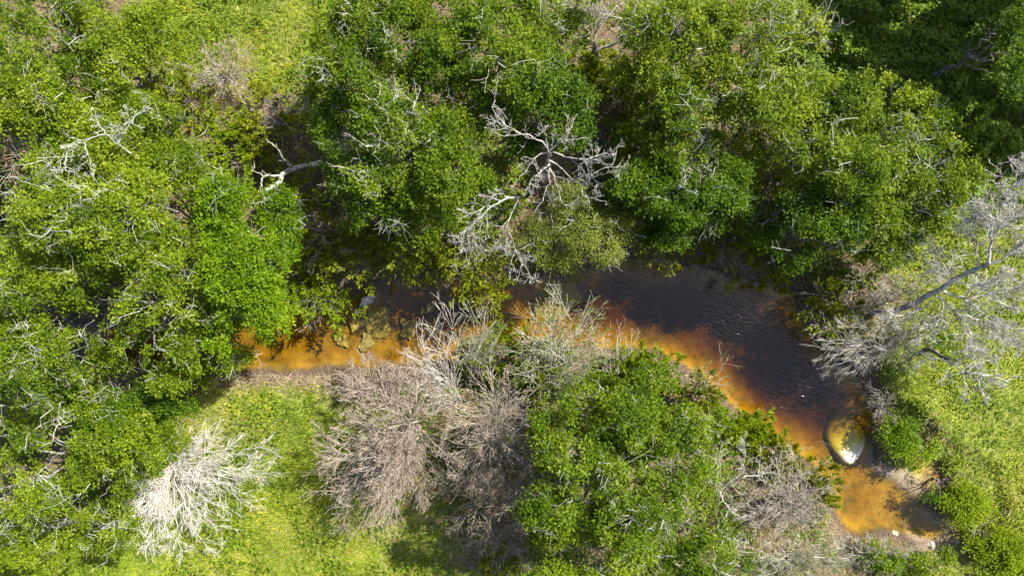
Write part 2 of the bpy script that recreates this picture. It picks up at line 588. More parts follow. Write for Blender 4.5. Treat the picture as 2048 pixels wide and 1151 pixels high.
def sdist(x, y, poly):
    """Signed distance to a polygon, negative inside."""
    x = np.asarray(x, float)
    y = np.asarray(y, float)
    best = np.full(x.shape, 1e9)
    inside = np.zeros(x.shape, bool)
    for (x0, y0), (x1, y1) in zip(poly, np.roll(poly, -1, axis=0)):
        dx, dy = x1 - x0, y1 - y0
        t = np.clip(((x - x0) * dx + (y - y0) * dy) / (dx * dx + dy * dy + 1e-12), 0, 1)
        best = np.minimum(best, (x - x0 - t * dx) ** 2 + (y - y0 - t * dy) ** 2)
        c = ((y0 > y) != (y1 > y)) & (x < dx * (y - y0) / (dy if abs(dy) > 1e-9 else 1e-9) + x0)
        inside ^= c
    return np.sqrt(best) * np.where(inside, -1, 1)


def sstep(a, b, x):
    t = np.clip((x - a) / (b - a), 0, 1)
    return t * t * (3 - 2 * t)


def blob(x, y, spots):
    """Soft union of ellipses given in photograph pixels on the ground: (px, py, rx, ry)."""
    o = np.zeros_like(np.asarray(x, float))
    for px, py, rx, ry in spots:
        c = P(px, py)
        d = np.sqrt(((x - c[0]) / (rx * GPX)) ** 2 + ((y - c[1]) / (ry * GPX)) ** 2)
        o = np.maximum(o, 1 - sstep(0.7, 1.15, d))
    return o


MEADOW = [(520, 930, 330, 190), (250, 1120, 460, 110), (640, 1080, 300, 120), (470, 60, 230, 130), (620, 10, 160, 90), (1960, 520, 190, 230), (1960, 900, 200, 320), (1850, 690, 120, 130),
          (700, 1250, 900, 120), (-300, 1100, 300, 200), (500, -200, 400, 200), (2300, 700, 300, 500), (1480, 1300, 500, 160), (1880, 450, 130, 120)]
VINES = [(1850, 150, 330, 240), (1960, 330, 150, 130), (2200, 150, 200, 300), (1760, -120, 250, 150)]
BEACH = [(1800, 972, 80, 36), (1868, 1062, 42, 36), (1905, 1110, 55, 30)]
LOWBANK = [(1900, 1000, 140, 130), (1800, 880, 70, 80)]
GULLY = [(1862, 905, 20, 70), (1885, 960, 28, 40), (1850, 1020, 30, 40)]
MUDS = [(1740, 820, 40, 110), (1620, 620, 50, 60), (1900, 990, 30, 40), (1210, 240, 70, 120), (560, 300, 60, 120), (1530, 340, 90, 90), (760, 430, 150, 90), (1500, 470, 120, 60)]
POOL = [(1420, 640, 190, 110, 0.8), (1580, 740, 120, 110, 1.0), (1640, 790, 90, 80, 0.9), (1250, 610, 110, 60, 0.85), (900, 610, 150, 45, 0.45), (1500, 600, 110, 40, 0.9), (250, 700, 200, 40, 0.5)]


def depth_at(x, y):
    dep = np.full_like(np.asarray(x, float), 0.24)
    for px, py, rx, ry, d in POOL:
        c = PW(px, py)
        q = ((x - c[0]) / (rx * GPX * 1.2)) ** 2 + ((y - c[1]) / (ry * GPX * 1.2)) ** 2
        dep = np.maximum(dep, 0.24 + (d - 0.24) * np.exp(-q * 0.9))
    c = PW(1790, 1030)
    q = ((x - c[0]) / 2.2) ** 2 + ((y - c[1]) / 1.3) ** 2
    return dep - 0.05 * np.exp(-q) + 0.05 * fbm(x * 1.3, y * 1.3, seed=3)


def height(x, y, sd=None):
    x = np.asarray(x, float)
    y = np.asarray(y, float)
    if sd is None:
        sd = sdist(x, y, OUT)
    sd = sd + 0.09 * fbm(x * 1.9, y * 1.9, seed=1) + 0.035 * fbm(x * 7, y * 7, seed=2)
    land = 0.10 * fbm(x * 0.35, y * 0.35, seed=4) + 0.045 * fbm(x * 1.7, y * 1.7, seed=5)
    beach = blob(x, y, BEACH)
    wid = 1.1 + 1.6 * beach + 3.0 * blob(x, y, LOWBANK)
    prof = sstep(0, 1, np.clip(sd, 0, None) / wid)
    bank = WL + 0.02 + (land - WL) * (prof * (1 - beach) + beach * 0.35 * prof) + 0.02 * fbm(x * 4, y * 4, seed=6)
    bank = np.maximum(bank, WL + 0.03 * np.clip(sd / 0.1, 0, 1))
    bank = bank - 0.30 * blob(x, y, GULLY) * sstep(0.3, 1.0, sd)
    dep, ins = depth_at(x, y), np.clip(-sd, 0, None)          # a quick little drop at the edge, then a broad shelf
    under = WL - np.minimum(dep, 0.21) * sstep(-0.15, 1, ins / 0.42) - np.maximum(dep - 0.21, 0) * sstep(0, 1, ins / 1.55) + 0.012
    far = sstep(60, 400, np.hypot(x, y)) * 6.0 * (0.5 + 0.5 * fbm(x * 0.01, y * 0.01, seed=8))
    return np.where(sd > 0, bank, under) + far


def build_ground():
    def axis(lo, hi, step):
        core = np.arange(lo, hi + step, step)
        ext, d, p = [], step, 0.0
        while p < 900:
            d *= 1.22
            p += d
            ext.append(p)
        ext = np.array(ext)
        return np.concatenate([lo - ext[::-1], core, core[-1] + ext])

    xs, ys = axis(-22, 22, 0.13), axis(-13, 13, 0.13)
    X, Y = np.meshgrid(xs, ys)
    sd = sdist(X, Y, OUT)
    Z = height(X, Y, sd)
    nx, ny = len(xs), len(ys)
    idx = np.arange(nx * ny).reshape(ny, nx)
    q = np.stack([idx[:-1, :-1], idx[:-1, 1:], idx[1:, 1:], idx[1:, :-1]], -1).reshape(-1, 4)
    mb = MB()
    mb.add(np.stack([X, Y, Z], -1).reshape(-1, 3), quads=q)
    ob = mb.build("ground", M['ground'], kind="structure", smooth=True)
    me = ob.data
    mead = np.clip(blob(X, Y, MEADOW) + 0.6 * blob(X, Y, VINES) + 0.25 * fbm(X * 0.8, Y * 0.8, seed=9), 0, 1)
    edge = 1 - sstep(0.25, 0.9, sd + 0.2 * fbm(X * 2, Y * 2, seed=10))
    mud = np.clip(edge + 0.75 * blob(X, Y, MUDS) * (0.5 + 0.5 * fbm(X * 1.2, Y * 1.2, seed=12)) + blob(X, Y, GULLY), 0, 1)
    sand = np.clip(blob(X, Y, BEACH) * (0.75 + 0.5 * fbm(X * 2, Y * 2, seed=11)), 0, 1)
    bed = 1 - sstep(WL - 0.17, WL - 0.02, Z)
    for nm, a in (("meadow", mead), ("mud", mud), ("sand", sand), ("bed", bed)):
        at = me.attributes.new(nm, 'FLOAT', 'POINT')
        at.data.foreach_set("value", a.astype(np.float32).ravel())
    ob["label"] = "uneven earth bank and meadow ground cut by the creek"
    return ob


ground = build_ground()


def build_water():
    nx = np.roll(OUT, -1, axis=0) - np.roll(OUT, 1, axis=0)
    nor = nrm(np.stack([nx[:, 1], -nx[:, 0]], 1))
    a2 = np.sum(OUT[:, 0] * np.roll(OUT[:, 1], -1) - np.roll(OUT[:, 0], -1) * OUT[:, 1])
    if a2 < 0:
        nor = -nor
    ring = OUT + nor * 0.4
    n = len(ring)
    top = [(float(p[0]), float(p[1]), WL) for p in ring]
    bot = [(float(p[0]), float(p[1]), WL - 2.6) for p in ring]
    up = list(range(n)) if a2 > 0 else list(range(n))[::-1]
    faces = [up, [i + n for i in up[::-1]]]
    for i in range(n):
        j = (i + 1) % n
        faces.append([i, i + n, j + n, j] if a2 > 0 else [j, j + n, i + n, i])
    me = bpy.data.meshes.new("stream_water")
    me.from_pydata(top + bot, [], faces)
    me.materials.append(M['water'])
    ob = bpy.data.objects.new("stream_water", me)
    COL.objects.link(ob)
    ob["kind"] = "structure"
    ob["label"] = "clear amber creek water with a dark rippled pool"
    return ob


water = build_water()


# ------------------------------------------------------------------ rocks
def slab(name, px, top, thick, mat, label, group=None, tilt=(0, 0), seed=0):
    """A flat stone with a chipped outline; px is its outline, top its height at the middle."""
    rng = np.random.default_rng(seed + 900)
    pts = np.array([P(a, b, top)[:2] for a, b in px])
    c = pts.mean(0)
    fine = []
    for p, q in zip(pts, np.roll(pts, -1, axis=0)):
        for t in (0, 0.25, 0.5, 0.75):
            fine.append(p * (1 - t) + q * t + rng.normal(size=2) * 0.035)
    fine = np.array(fine)
    n = len(fine)
    mb = MB()
    rings = []
    for f, dz in ((1.05, -thick), (1.0, -0.05), (0.94, 0.0), (0.55, 0.02)):
        p = c + (fine - c) * f
        z = top + dz + (p[:, 0] - c[0]) * tilt[0] + (p[:, 1] - c[1]) * tilt[1] + rng.normal(size=n) * 0.012
        rings.append(np.column_stack([p, z]))
    rings.append(np.array([[c[0], c[1], top + 0.03]]))
    v = np.concatenate(rings)
    idx = np.arange(4 * n).reshape(4, n)
    q = np.stack([idx[:-1], np.roll(idx[:-1], -1, 1), np.roll(idx[1:], -1, 1), idx[1:]], -1).reshape(-1, 4)
    t = np.stack([idx[3], np.roll(idx[3], -1), np.full(n, 4 * n)], -1)
    v = v - np.array([c[0], c[1], top - thick])
    mb.add(v, quads=q, tris=t)
    ob = mb.build(name, mat)
    ob.location = (c[0], c[1], top - thick)
    ob["label"] = label
    ob["category"] = "rock"
    if group:
        ob["group"] = group
    return ob


slab("flat_rock", [(722, 600), (740, 587), (751, 590), (743, 602), (727, 616), (718, 612)], WL + 0.10, 0.5, M['grey_rock'], "bare grey rock standing dry against the shaded bank", tilt=(0.1, 0.1), seed=1)
slab("flat_rock", [(717, 615), (727, 618), (715, 633), (704, 628)], WL - 0.03, 0.4, M['grey_rock'], "narrow pale stone lying just under water below the dry grey rock", seed=2)
slab("flat_rock", [(698, 630), (712, 634), (736, 647), (718, 657), (702, 664), (697, 644)], WL - 0.10, 0.3, M['slab'], "triangular sunken slab beside the cedar hanging over the creek", seed=3)
slab("flat_rock", [(727, 665), (740, 668), (748, 688), (726, 704), (716, 698)], WL - 0.09, 0.3, M['slab'], "pale wedge of sunken slab near the straw-covered bank", seed=4)
slab("flat_rock", [(738, 615), (778, 613), (780, 658), (774, 676), (742, 676), (728, 652)], WL - 0.14, 0.3, M['slab'], "broad square sunken slab in the middle of the narrow channel", seed=5)
slab("flat_rock", [(800, 636), (836, 642), (829, 674), (818, 680), (797, 673), (806, 657)], WL - 0.16, 0.3, M['slab'], "notched sunken slab with a yellow-green face beside the broad square one", seed=6)
slab("flat_rock", [(855, 603), (869, 608), (866, 624), (851, 626)], WL - 0.12, 0.3, M['slab'], "small grey-green sunken block in deep tree shade", seed=7)
slab("flat_rock", [(841, 613), (850, 615), (851, 628), (841, 626)], WL - 0.13, 0.3, M['slab'], "smallest sunken block, next to the grey-green one in shade", seed=8)
slab("flat_rock", [(667, 674), (692, 667), (699, 697), (676, 690)], WL - 0.12, 0.3, M['slab'], "thin yellow sunken slab in the sunlit orange shallows", seed=9)
slab("flat_rock", [(1080, 560), (1150, 556), (1163, 600), (1120, 640), (1070, 650), (1068, 610)], WL - 0.22, 0.3, M['slab'], "large mossy ledge under water with a dark crack along its edge", seed=10)


def boulder():
    px = np.array([(1691, 819), (1715, 822), (1733, 843), (1739, 866), (1728, 897), (1720, 914), (1702, 933), (1683, 926), (1666, 893), (1659, 871), (1669, 843)], float)
    pts = np.array([PW(*p) for p in px])
    c = pts.mean(0)
    peak = PW(1708, 908)
    rng = np.random.default_rng(77)
    fine = resample(np.column_stack([np.vstack([pts, pts[:1]]), np.zeros(len(pts) + 1)]), 49)[:-1, :2]
    n = len(fine)
    mb = MB()
    rings = []
    fs = (1.3, 1.04, 0.96, 0.88, 0.76, 0.62, 0.46, 0.28, 0.12)
    for k, f in enumerate(fs):
        p = c + (fine - c) * f * (1 + 0.09 * fbm(fine[:, :1] * 3, fine[:, 1:] * 3, seed=32))
        d = np.hypot(p[:, 0] - peak[0], p[:, 1] - peak[1])
        along = (p[:, 1] - peak[1]) * 0.9 - (p[:, 0] - peak[0]) * 0.55
        top = WL + 0.085 - 0.22 * np.clip(along, -0.1, None) - 0.20 * np.clip(d - 0.3, 0, None) + 0.03 * fbm(p[:, 0] * 4, p[:, 1] * 4, seed=31)
        z = np.where(k == 0, WL - 0.95, top - (0.3, 0.22, 0.07, 0.02, 0, 0, 0, 0, 0)[k])
        rings.append(np.column_stack([p, z]))
    d0 = np.hypot(*(c - peak))
    rings.append(np.array([[c[0], c[1], rings[-1][:, 2].mean()]]))
    v = np.concatenate(rings)
    m = len(fs)
    idx = np.arange(m * n).reshape(m, n)
    q = np.stack([idx[:-1], np.roll(idx[:-1], -1, 1), np.roll(idx[1:], -1, 1), idx[1:]], -1).reshape(-1, 4)
    t = np.stack([idx[-1], np.roll(idx[-1], -1), np.full(n, m * n)], -1)
    base = np.array([c[0], c[1], WL - 1.2])
    mb.add(v - base, quads=q, tris=t)
    ob = mb.build("boulder", M['boulder'], smooth=True)
    ob.location = base
    ob["label"] = "big rounded boulder with a dry white tip, mostly under amber water"
    ob["category"] = "boulder"


boulder()


def stone(px, py, r, label, seed, flat=0.6, mat='limestone', name="stone", group=None):
    rng = np.random.default_rng(seed)
    g = P(px, py, 0)
    z = float(height(np.array([g[0]]), np.array([g[1]]))[0])
    g = P(px, py, z)
    mb = MB()
    rings, k = [], 9
    for el in (-0.6, -0.1, 0.45, 0.95, 1.25):
        a = np.arange(k) * 2 * math.pi / k
        rr = r * math.cos(el) * (1 + 0.22 * rng.normal(size=k))
        rings.append(np.column_stack([rr * np.cos(a), rr * np.sin(a), np.full(k, r * flat * math.sin(el)) + rng.normal(size=k) * 0.05 * r]))
    v = np.concatenate(rings + [np.array([[0, 0, r * flat]])])
    idx = np.arange(5 * k).reshape(5, k)
    q = np.stack([idx[:-1], np.roll(idx[:-1], -1, 1), np.roll(idx[1:], -1, 1), idx[1:]], -1).reshape(-1, 4)
    t = np.stack([idx[-1], np.roll(idx[-1], -1), np.full(k, 5 * k)], -1)
    mb.add(v, quads=q, tris=t)
    ob = mb.build(name, M[mat])
    ob.location = (g[0], g[1], z + r * flat * 0.25)
    ob["label"] = label
    ob["category"] = "stone"
    if group:
        ob["group"] = group


stone(1863, 1089, 0.17, "single white stone on the sand where the shallows end", 1)
stone(1840, 897, 0.12, "small pale stone on the dark eroded gully edge", 2)
stone(1790, 1068, 0.16, "flat whitish ledge stone at the water's edge among dry stems", 3, flat=0.35)
stone(1768, 1063, 0.10, "little ledge stone touching the flat whitish one", 4, flat=0.4)
stone(758, 588, 0.10, "round grey cobble next to the dry grey rock", 5, mat='grey_rock')
rg = np.random.default_rng(55)
for _i in range(26):
    _t = _i / 25
    stone(1893 + 45 * _t + rg.normal() * 14, 1090 + 48 * _t + rg.normal() * 9, rg.uniform(0.05, 0.11), "fist-sized pale stone in the dry gravel trickle below the shallows", 100 + _i, group="pale stones of the dry trickle")


# ------------------------------------------------------------------ plants
def ground_z(x, y):
    return float(height(np.array([x]), np.array([y]))[0])


def leafy_tree(name, label, cx, cy, r, h, mat='oak', seed=0, ry=None, bark='lichen_bark', dens=1.0, bare=0.14, leaf=(0.115, 0.062), group=None, cat="tree", gap=0.0, depth=0.5, base_px=None, lobes=None, shade=False):
    """A broad-crowned tree; (cx, cy) and r, ry are the crown's middle and radii in photograph pixels, h its height in metres."""
    rng = np.random.default_rng(seed + 4000)
    zc = h * (1 - 0.5 * depth)
    if shade:                             # stands where its shadow falls on ground pixel (cx, cy)
        g = P(cx, cy)
        off = zc / math.tan(R(SUN_EL))
        C = np.array([g[0] + off * math.sin(R(SUN_AZ)), g[1] + off * math.cos(R(SUN_AZ)), zc])
    else:
        C = P(cx, cy, zc)
    s = GPX * (CAM_H - zc) / CAM_H
    rx, ry_ = r * s, (ry or r) * s
    if base_px:
        B = P(*base_px)
    else:
        B = np.array([C[0] + rng.normal() * rx * 0.12, C[1] + rng.normal() * ry_ * 0.12, 0])
        if h > 2 and sdist(B[:1], B[1:2], OUT)[0] < 0.5:         # a trunk stands on the bank, not in the water
            for k in range(60):
                B[1] += 0.12 if C[1] > -2.2 else -0.12
                if sdist(B[:1], B[1:2], OUT)[0] >= 0.5:
                    break
    B[2] = ground_z(B[0], B[1]) - 0.05
    root = thing(name, label, cat, B, group)
    Rm = (rx + ry_) / 2
    # lobes of the crown
    L = lobes or int(np.clip(round(4 + Rm * 1.9), 5, 12))
    phi = np.arange(L - 1) * 2 * math.pi / (L - 1) + rng.uniform(0, 6.28) + rng.normal(size=L - 1) * 0.22
    f = rng.uniform(0.42, 0.78, L - 1)
    lc = np.column_stack([C[0] + np.cos(phi) * rx * f, C[1] + np.sin(phi) * ry_ * f, zc + (rng.uniform(-1.0, 0.55, L - 1)) * h * depth * 0.5])
    lc = np.vstack([lc, [[C[0] + rng.normal() * 0.1 * rx, C[1] + rng.normal() * 0.1 * ry_, zc + 0.28 * h * depth]]])
    lr = np.concatenate([rng.uniform(0.30, 0.48, L - 1), [0.46]])
    # trunk and limbs
    fork = B + (C - B) * np.array([0.35, 0.35, 0.42])
    tr_r = 0.04 + 0.026 * Rm
    mb = MB()
    tp = bez(B, fork, 6, rng, 0.03, lift=0)
    tubes(mb, tp, (tr_r * np.array([1.35, 1.05, 1, 0.96, 0.92, 0.86]))[None], 7, rnd=np.array([0.25]))
    mb.build("trunk", M[bark], root)
    limb = bez(np.repeat(fork[None], L, 0), lc, 9, rng, 0.035, lift=0.25)
    lrad = tr_r * 0.55 * np.linspace(1, 0.25, 9)[None] * (0.75 + 0.5 * lr[:, None])
    nodes = limb[:, 2:].reshape(-1, 3)
    nrad = lrad[:, 2:].reshape(-1)
    # branches
    area = math.pi * rx * ry_
    nb = int(max(14, area * 2.6))
    li = rng.choice(L, nb, p=lr ** 2 / np.sum(lr ** 2))
    d = nrm(rng.normal(size=(nb, 3)))
    d[:, 2] = np.abs(d[:, 2]) * 0.9 - 0.2
    sc = np.column_stack([lr[li] * rx, lr[li] * ry_, lr[li] * Rm * 0.8])
    bt = lc[li] + d * sc * rng.uniform(0.55, 0.9, (nb, 1))
    dist = np.linalg.norm(bt[:, None] - nodes[None], axis=2) + np.maximum(0, nodes[None, :, 2] - bt[:, None, 2]) * 1.0
    ni = dist.argmin(1)
    br = bez(nodes[ni], bt, 6, rng, 0.06, lift=0.2)
    brad = np.clip(nrad[ni] * 0.55, 0.010, 0.032)[:, None] * np.linspace(1, 0.4, 6)[None]
    bn = np.concatenate([nodes, br[:, 2:].reshape(-1, 3)])
    # clumps of leaves on twigs
    nc = int(area * 46 * dens)
    li = rng.choice(L, nc, p=lr ** 2 / np.sum(lr ** 2))
    d = nrm(rng.normal(size=(nc, 3)))
    d[:, 2] = np.where(d[:, 2] < -0.35, -d[:, 2], d[:, 2])
    sc = np.column_stack([lr[li] * rx, lr[li] * ry_, lr[li] * Rm * 0.8])
    lump = 1 + 0.20 * fbm(d[:, 0] * 3 + li * 7.1, d[:, 1] * 3, d[:, 2] * 3, seed=seed + 0.5)
    cc = lc[li] + d * sc * (rng.uniform(0.45, 1.0, nc) ** 0.6 * lump)[:, None]
    cc[:, 2] = np.maximum(cc[:, 2], B[2] + 0.35)
    keep = fbm(cc[:, 0] * 3.4, cc[:, 1] * 3.4, cc[:, 2] * 3.4, seed=seed + 0.7, octaves=2) + 0.5 * fbm(cc[:, 0] * 1.1, cc[:, 1] * 1.1, cc[:, 2] * 1.1, seed=seed + 0.9, octaves=1) > (-0.22 + gap)
    cc, li = cc[keep], li[keep]
    nc = len(cc)
    ni = np.empty(nc, int)
    for a in range(0, nc, 400):
        ni[a:a + 400] = np.linalg.norm(cc[a:a + 400, None] - bn[None], axis=2).argmin(1)
    isbare = rng.random(nc) < bare * (1.0 + 2.2 * fbm(cc[:, 0] * 1.3, cc[:, 1] * 1.3, seed=seed + 1.3, octaves=1))
    out = nrm(cc - lc[li])
    end = np.where(isbare[:, None], cc + out * rng.uniform(0.1, 0.45, (nc, 1)) + np.array([0, 0, 0.12]), cc)
    tw = bez(bn[ni], end, 4, rng, 0.13, lift=0.2)
    twr = np.linspace(0.008, 0.0035, 4)[None] * rng.uniform(0.7, 1.4, (nc, 1)) * np.where(isbare, 1.35, 0.9)[:, None]
    # every limb with its branches is one part
    tkeep = rng.random(nc)
    lown = np.concatenate([np.repeat(np.arange(L), 7), np.repeat(lown_of(ni_b=dist.argmin(1), L=L), 4)])
    bown = lown_of(dist.argmin(1), L)
    town = lown[ni]
    kp, kr = grow(tw[isbare], twr[isbare], 3, rng, t=(0.45, 1), ang=(25, 65), length=(0.35, 0.8), n=3, wig=0.35, up=0.1, rmin=0.004)
    kown = np.repeat(town[isbare], 3)
    for i in range(L):
        mb = MB()
        tubes(mb, limb[i:i + 1], lrad[i:i + 1], 6, rnd=np.array([0.3]))
        tubes(mb, br[bown == i], brad[bown == i], 4, rnd=np.full(int((bown == i).sum()), 0.42))
        tk = (town == i) & (isbare | (tkeep < 0.15))
        tubes(mb, tw[tk], twr[tk], 3, rnd=np.where(isbare[tk], 0.95, 0.55))
        tubes(mb, kp[kown == i], kr[kown == i], 3, rnd=np.full(int((kown == i).sum()), 0.95))
        mb.build("limb", M[bark], root)
    # leaves
    lv = cc[~isbare]
    per = 40
    n = len(lv) * per
    rep = np.repeat(np.arange(len(lv)), per)
    off = rng.normal(size=(n, 3)) * np.array([0.115, 0.115, 0.085])
    pos = lv[rep] + off
    pos[:, 2] = np.maximum(pos[:, 2], B[2] + 0.15)
    ax = nrm(off + rng.normal(size=(n, 3)) * 0.09)
    ax[:, 2] *= 0.6
    nor = nrm(rng.normal(size=(n, 3)) * 0.75 + np.array([0.12, 0.08, 0.85]))
    crnd = rng.normal(0.47, 0.10, len(lv)) + 0.16 * fbm(lv[:, 0] * 2.2, lv[:, 1] * 2.2, lv[:, 2] * 2.2, seed=seed + 2.1, octaves=1)
    rn = np.clip(crnd[rep] + rng.normal(0, 0.14, n), 0.02, 0.98)
    sz = rng.uniform(0.7, 1.25, n)
    mb = MB()
    small_leaves(mb, pos, ax, nor, leaf[0] * sz, leaf[1] * sz, rn)
    mb.build("crown", M[mat], root, kind="stuff")
    return root


def lown_of(ni_b, L):
    return np.asarray(ni_b) // 7


def cedar(name, label, cx, cy, r, h, seed=0, mat='cedar', bark='dark_bark', dens=1.0, group=None, cat="shrub", dead=0.15, spray=(0.13, 0.034), lean=(0, 0), limbs=None, per=16):
    """A feathery evergreen shrub: limbs fan out from the base and carry flat sprays."""
    rng = np.random.default_rng(seed + 7000)
    zc = h * 0.55
    C = P(cx, cy, zc)
    s = GPX * (CAM_H - zc) / CAM_H
    rad = r * s
    B = np.array([C[0] + lean[0] * rad, C[1] + lean[1] * rad, 0])
    B[2] = ground_z(B[0], B[1]) - 0.05
    root = thing(name, label, cat, B, group)
    L = limbs or int(11 + rad * 6)
    ph = np.arange(L) * 2.399 + rng.uniform(0, 6.28)
    fr = np.sqrt((np.arange(L) + 0.6) / L) * rng.uniform(0.75, 1.08, L)
    tip = np.column_stack([C[0] + np.cos(ph) * fr * rad, C[1] + np.sin(ph) * fr * rad, B[2] + h * (1.0 - 0.62 * fr ** 1.5) * rng.uniform(0.8, 1.1, L)])
    top = B + np.array([(C[0] - B[0]) * 0.6, (C[1] - B[1]) * 0.6, h * 0.62])
    mb = MB()
    tp = bez(B, top, 6, rng, 0.03, lift=0)
    tubes(mb, tp, (0.03 + 0.02 * rad) * np.linspace(1.3, 0.5, 6)[None], 6)
    mb.build("trunk", M[bark], root)
    st = B + (top - B) * rng.uniform(0.1, 0.95, (L, 1)) * (1.1 - 0.6 * fr)[:, None].clip(0.1, 1)
    lp = bez(st, tip, 8, rng, 0.03, lift=0.2)
    lr = 0.022 * np.linspace(1, 0.25, 8)[None] * rng.uniform(0.7, 1.3, (L, 1))
    k2 = int(11 * dens)
    b2, r2 = grow(lp, lr, k2, rng, t=(0.3, 1.0), ang=(22, 50), length=(0.22, 0.5), n=4, wig=0.1, up=0.12, flat=0.45, rmin=0.005)
    b3, r3 = grow(b2, r2, 4, rng, t=(0.25, 1.0), ang=(25, 50), length=(0.3, 0.6), n=3, wig=0.1, up=0.12, flat=0.3, rmin=0.003)
    o2 = np.repeat(np.arange(L), k2)
    o3 = np.repeat(o2, 4)
    isdead = rng.random(L) < dead
    for i in range(L):
        mb = MB()
        tubes(mb, lp[i:i + 1], lr[i:i + 1], 5)
        tubes(mb, b2[o2 == i], r2[o2 == i], 3)
        if isdead[i]:
            tubes(mb, b3[o3 == i], r3[o3 == i], 3)
        mb.build("limb", M['dead_grey' if isdead[i] else bark], root)
    allp = np.concatenate([b3, b2[:, 1:]])
    own = np.concatenate([o3, o2])
    sel = ~isdead[own]
    allp = allp[sel]
    n = len(allp) * per
    rep = np.repeat(np.arange(len(allp)), per)
    t = rng.uniform(0.1, 1.12, n)
    a = np.minimum((t * 2).astype(int), 1)
    p = allp[rep, a] + (allp[rep, a + 1] - allp[rep, a]) * (t * 2 - a)[:, None]
    dr = nrm(allp[rep, 2] - allp[rep, 0])
    sidev = nrm(rng.normal(size=(n, 3)))
    ax = nrm(dr + sidev * rng.uniform(0.2, 0.9, (n, 1)))
    ln = spray[0] * rng.uniform(0.6, 1.3, n)
    nor = nrm(rng.normal(size=(n, 3)) * 0.6 + np.array([0.1, 0.1, 0.9]))
    crnd = np.clip(rng.normal(0.5, 0.16, len(allp)), 0, 1)
    rn = np.clip(crnd[rep] + rng.normal(0, 0.12, n) + (t - 0.6) * 0.12, 0.02, 0.98)
    mb = MB()
    leaves(mb, p + ax * (ln * 0.4)[:, None], ax, nor, ln, spray[1] * rng.uniform(0.7, 1.3, n), rn)
    mb.build("crown", M[mat], root, kind="stuff")
    return root


def dead_shrub(name, label, base, tips, seed=0, mat='brown_twig', h=2.0, k=(9, 5), needles=None, per=5, cat="dead shrub", group=None, extra=10, thick=0.03, up=0.05, lift=0.4, tipz=None, spread=(22, 48), nsize=(0.06, 0.022), z0=0.25, len2=(0.28, 0.5), len3=(0.3, 0.55)):
    """A leafless shrub: limbs from the base to the traced tips, each with feathery twigs."""
    rng = np.random.default_rng(seed + 9000)
    B = P(*base)
    B[2] = ground_z(B[0], B[1]) - 0.04
    root = thing(name, label, cat, B, group)
    T = []
    for tpt in tips:
        px, py = tpt[:2]
        z = tpt[2] if len(tpt) > 2 else h * rng.uniform(0.45, 0.8)
        T.append(P(px, py, z))
    T = np.array(T)
    for _ in range(extra):                                # shorter limbs between the traced ones
        i, j = rng.integers(len(T)), rng.integers(len(T))
        w = rng.uniform(0.3, 0.7)
        m = T[i] * w + T[j] * (1 - w)
        m = B + (m - B) * rng.uniform(0.5, 0.95)
        m[2] = h * rng.uniform(0.5, 1.0)
        T = np.vstack([T, m])
    L = len(T)
    st = np.repeat(B[None], L, 0) + np.column_stack([rng.normal(size=(L, 2)) * 0.06, np.abs(rng.normal(size=L)) * z0 * h * 0.5 + 0.04])
    lp = bez(st, T, 9, rng, 0.028, lift=lift)
    lr = thick * np.linspace(1, 0.2, 9)[None] * rng.uniform(0.7, 1.3, (L, 1))
    b2, r2 = grow(lp, lr, k[0], rng, t=(0.25, 1.0), ang=spread, length=len2, n=4, wig=0.10, up=up, flat=0.4, rmin=0.006)
    b3, r3 = grow(b2, r2, k[1], rng, t=(0.2, 1.0), ang=spread, length=len3, n=2, wig=0.12, up=up, flat=0.2, rmin=0.0045)
    o2 = np.repeat(np.arange(L), k[0])
    o3 = np.repeat(o2, k[1])
    mb = MB()
    stump = bez(B, B + np.array([0.03, 0.02, 0.3 * min(h, 1.6)]), 4, rng, 0.03, lift=0)
    tubes(mb, stump, thick * 1.9 * np.linspace(1.3, 0.8, 4)[None], 7)
    mb.build("trunk", M['dark_bark'], root)
    for i in range(L):
        mb = MB()
        tubes(mb, lp[i:i + 1], lr[i:i + 1], 5)
        lo = mb.build("limb", M[mat], root)
        tubes(tm := MB(), b2[o2 == i], r2[o2 == i], 3)
        tubes(tm, b3[o3 == i], r3[o3 == i], 3)
        sub_part(tm, "twigs", M[mat], lo, root)
    if needles:
        allp = np.concatenate([b3, b2[:, 2:]])
        n = len(allp) * per
        rep = np.repeat(np.arange(len(allp)), per)
        t = rng.uniform(0.1, 1.1, n)
        p = allp[rep, 0] + (allp[rep, 1] - allp[rep, 0]) * t[:, None]
        ax = nrm(nrm(allp[rep, 1] - allp[rep, 0]) + rng.normal(size=(n, 3)) * 0.7)
        rn = np.clip(rng.normal(0.5, 0.2, n), 0.02, 0.98)
        mb = MB()
        leaves(mb, p, ax, nrm(rng.normal(size=(n, 3)) * 0.6 + np.array([0.1, 0.1, 0.9])), nsize[0] * rng.uniform(0.6, 1.4, n), nsize[1] * rng.uniform(0.7, 1.3, n), rn)
        mb.build("dry_needles", M[needles], root, kind="stuff")
    return root


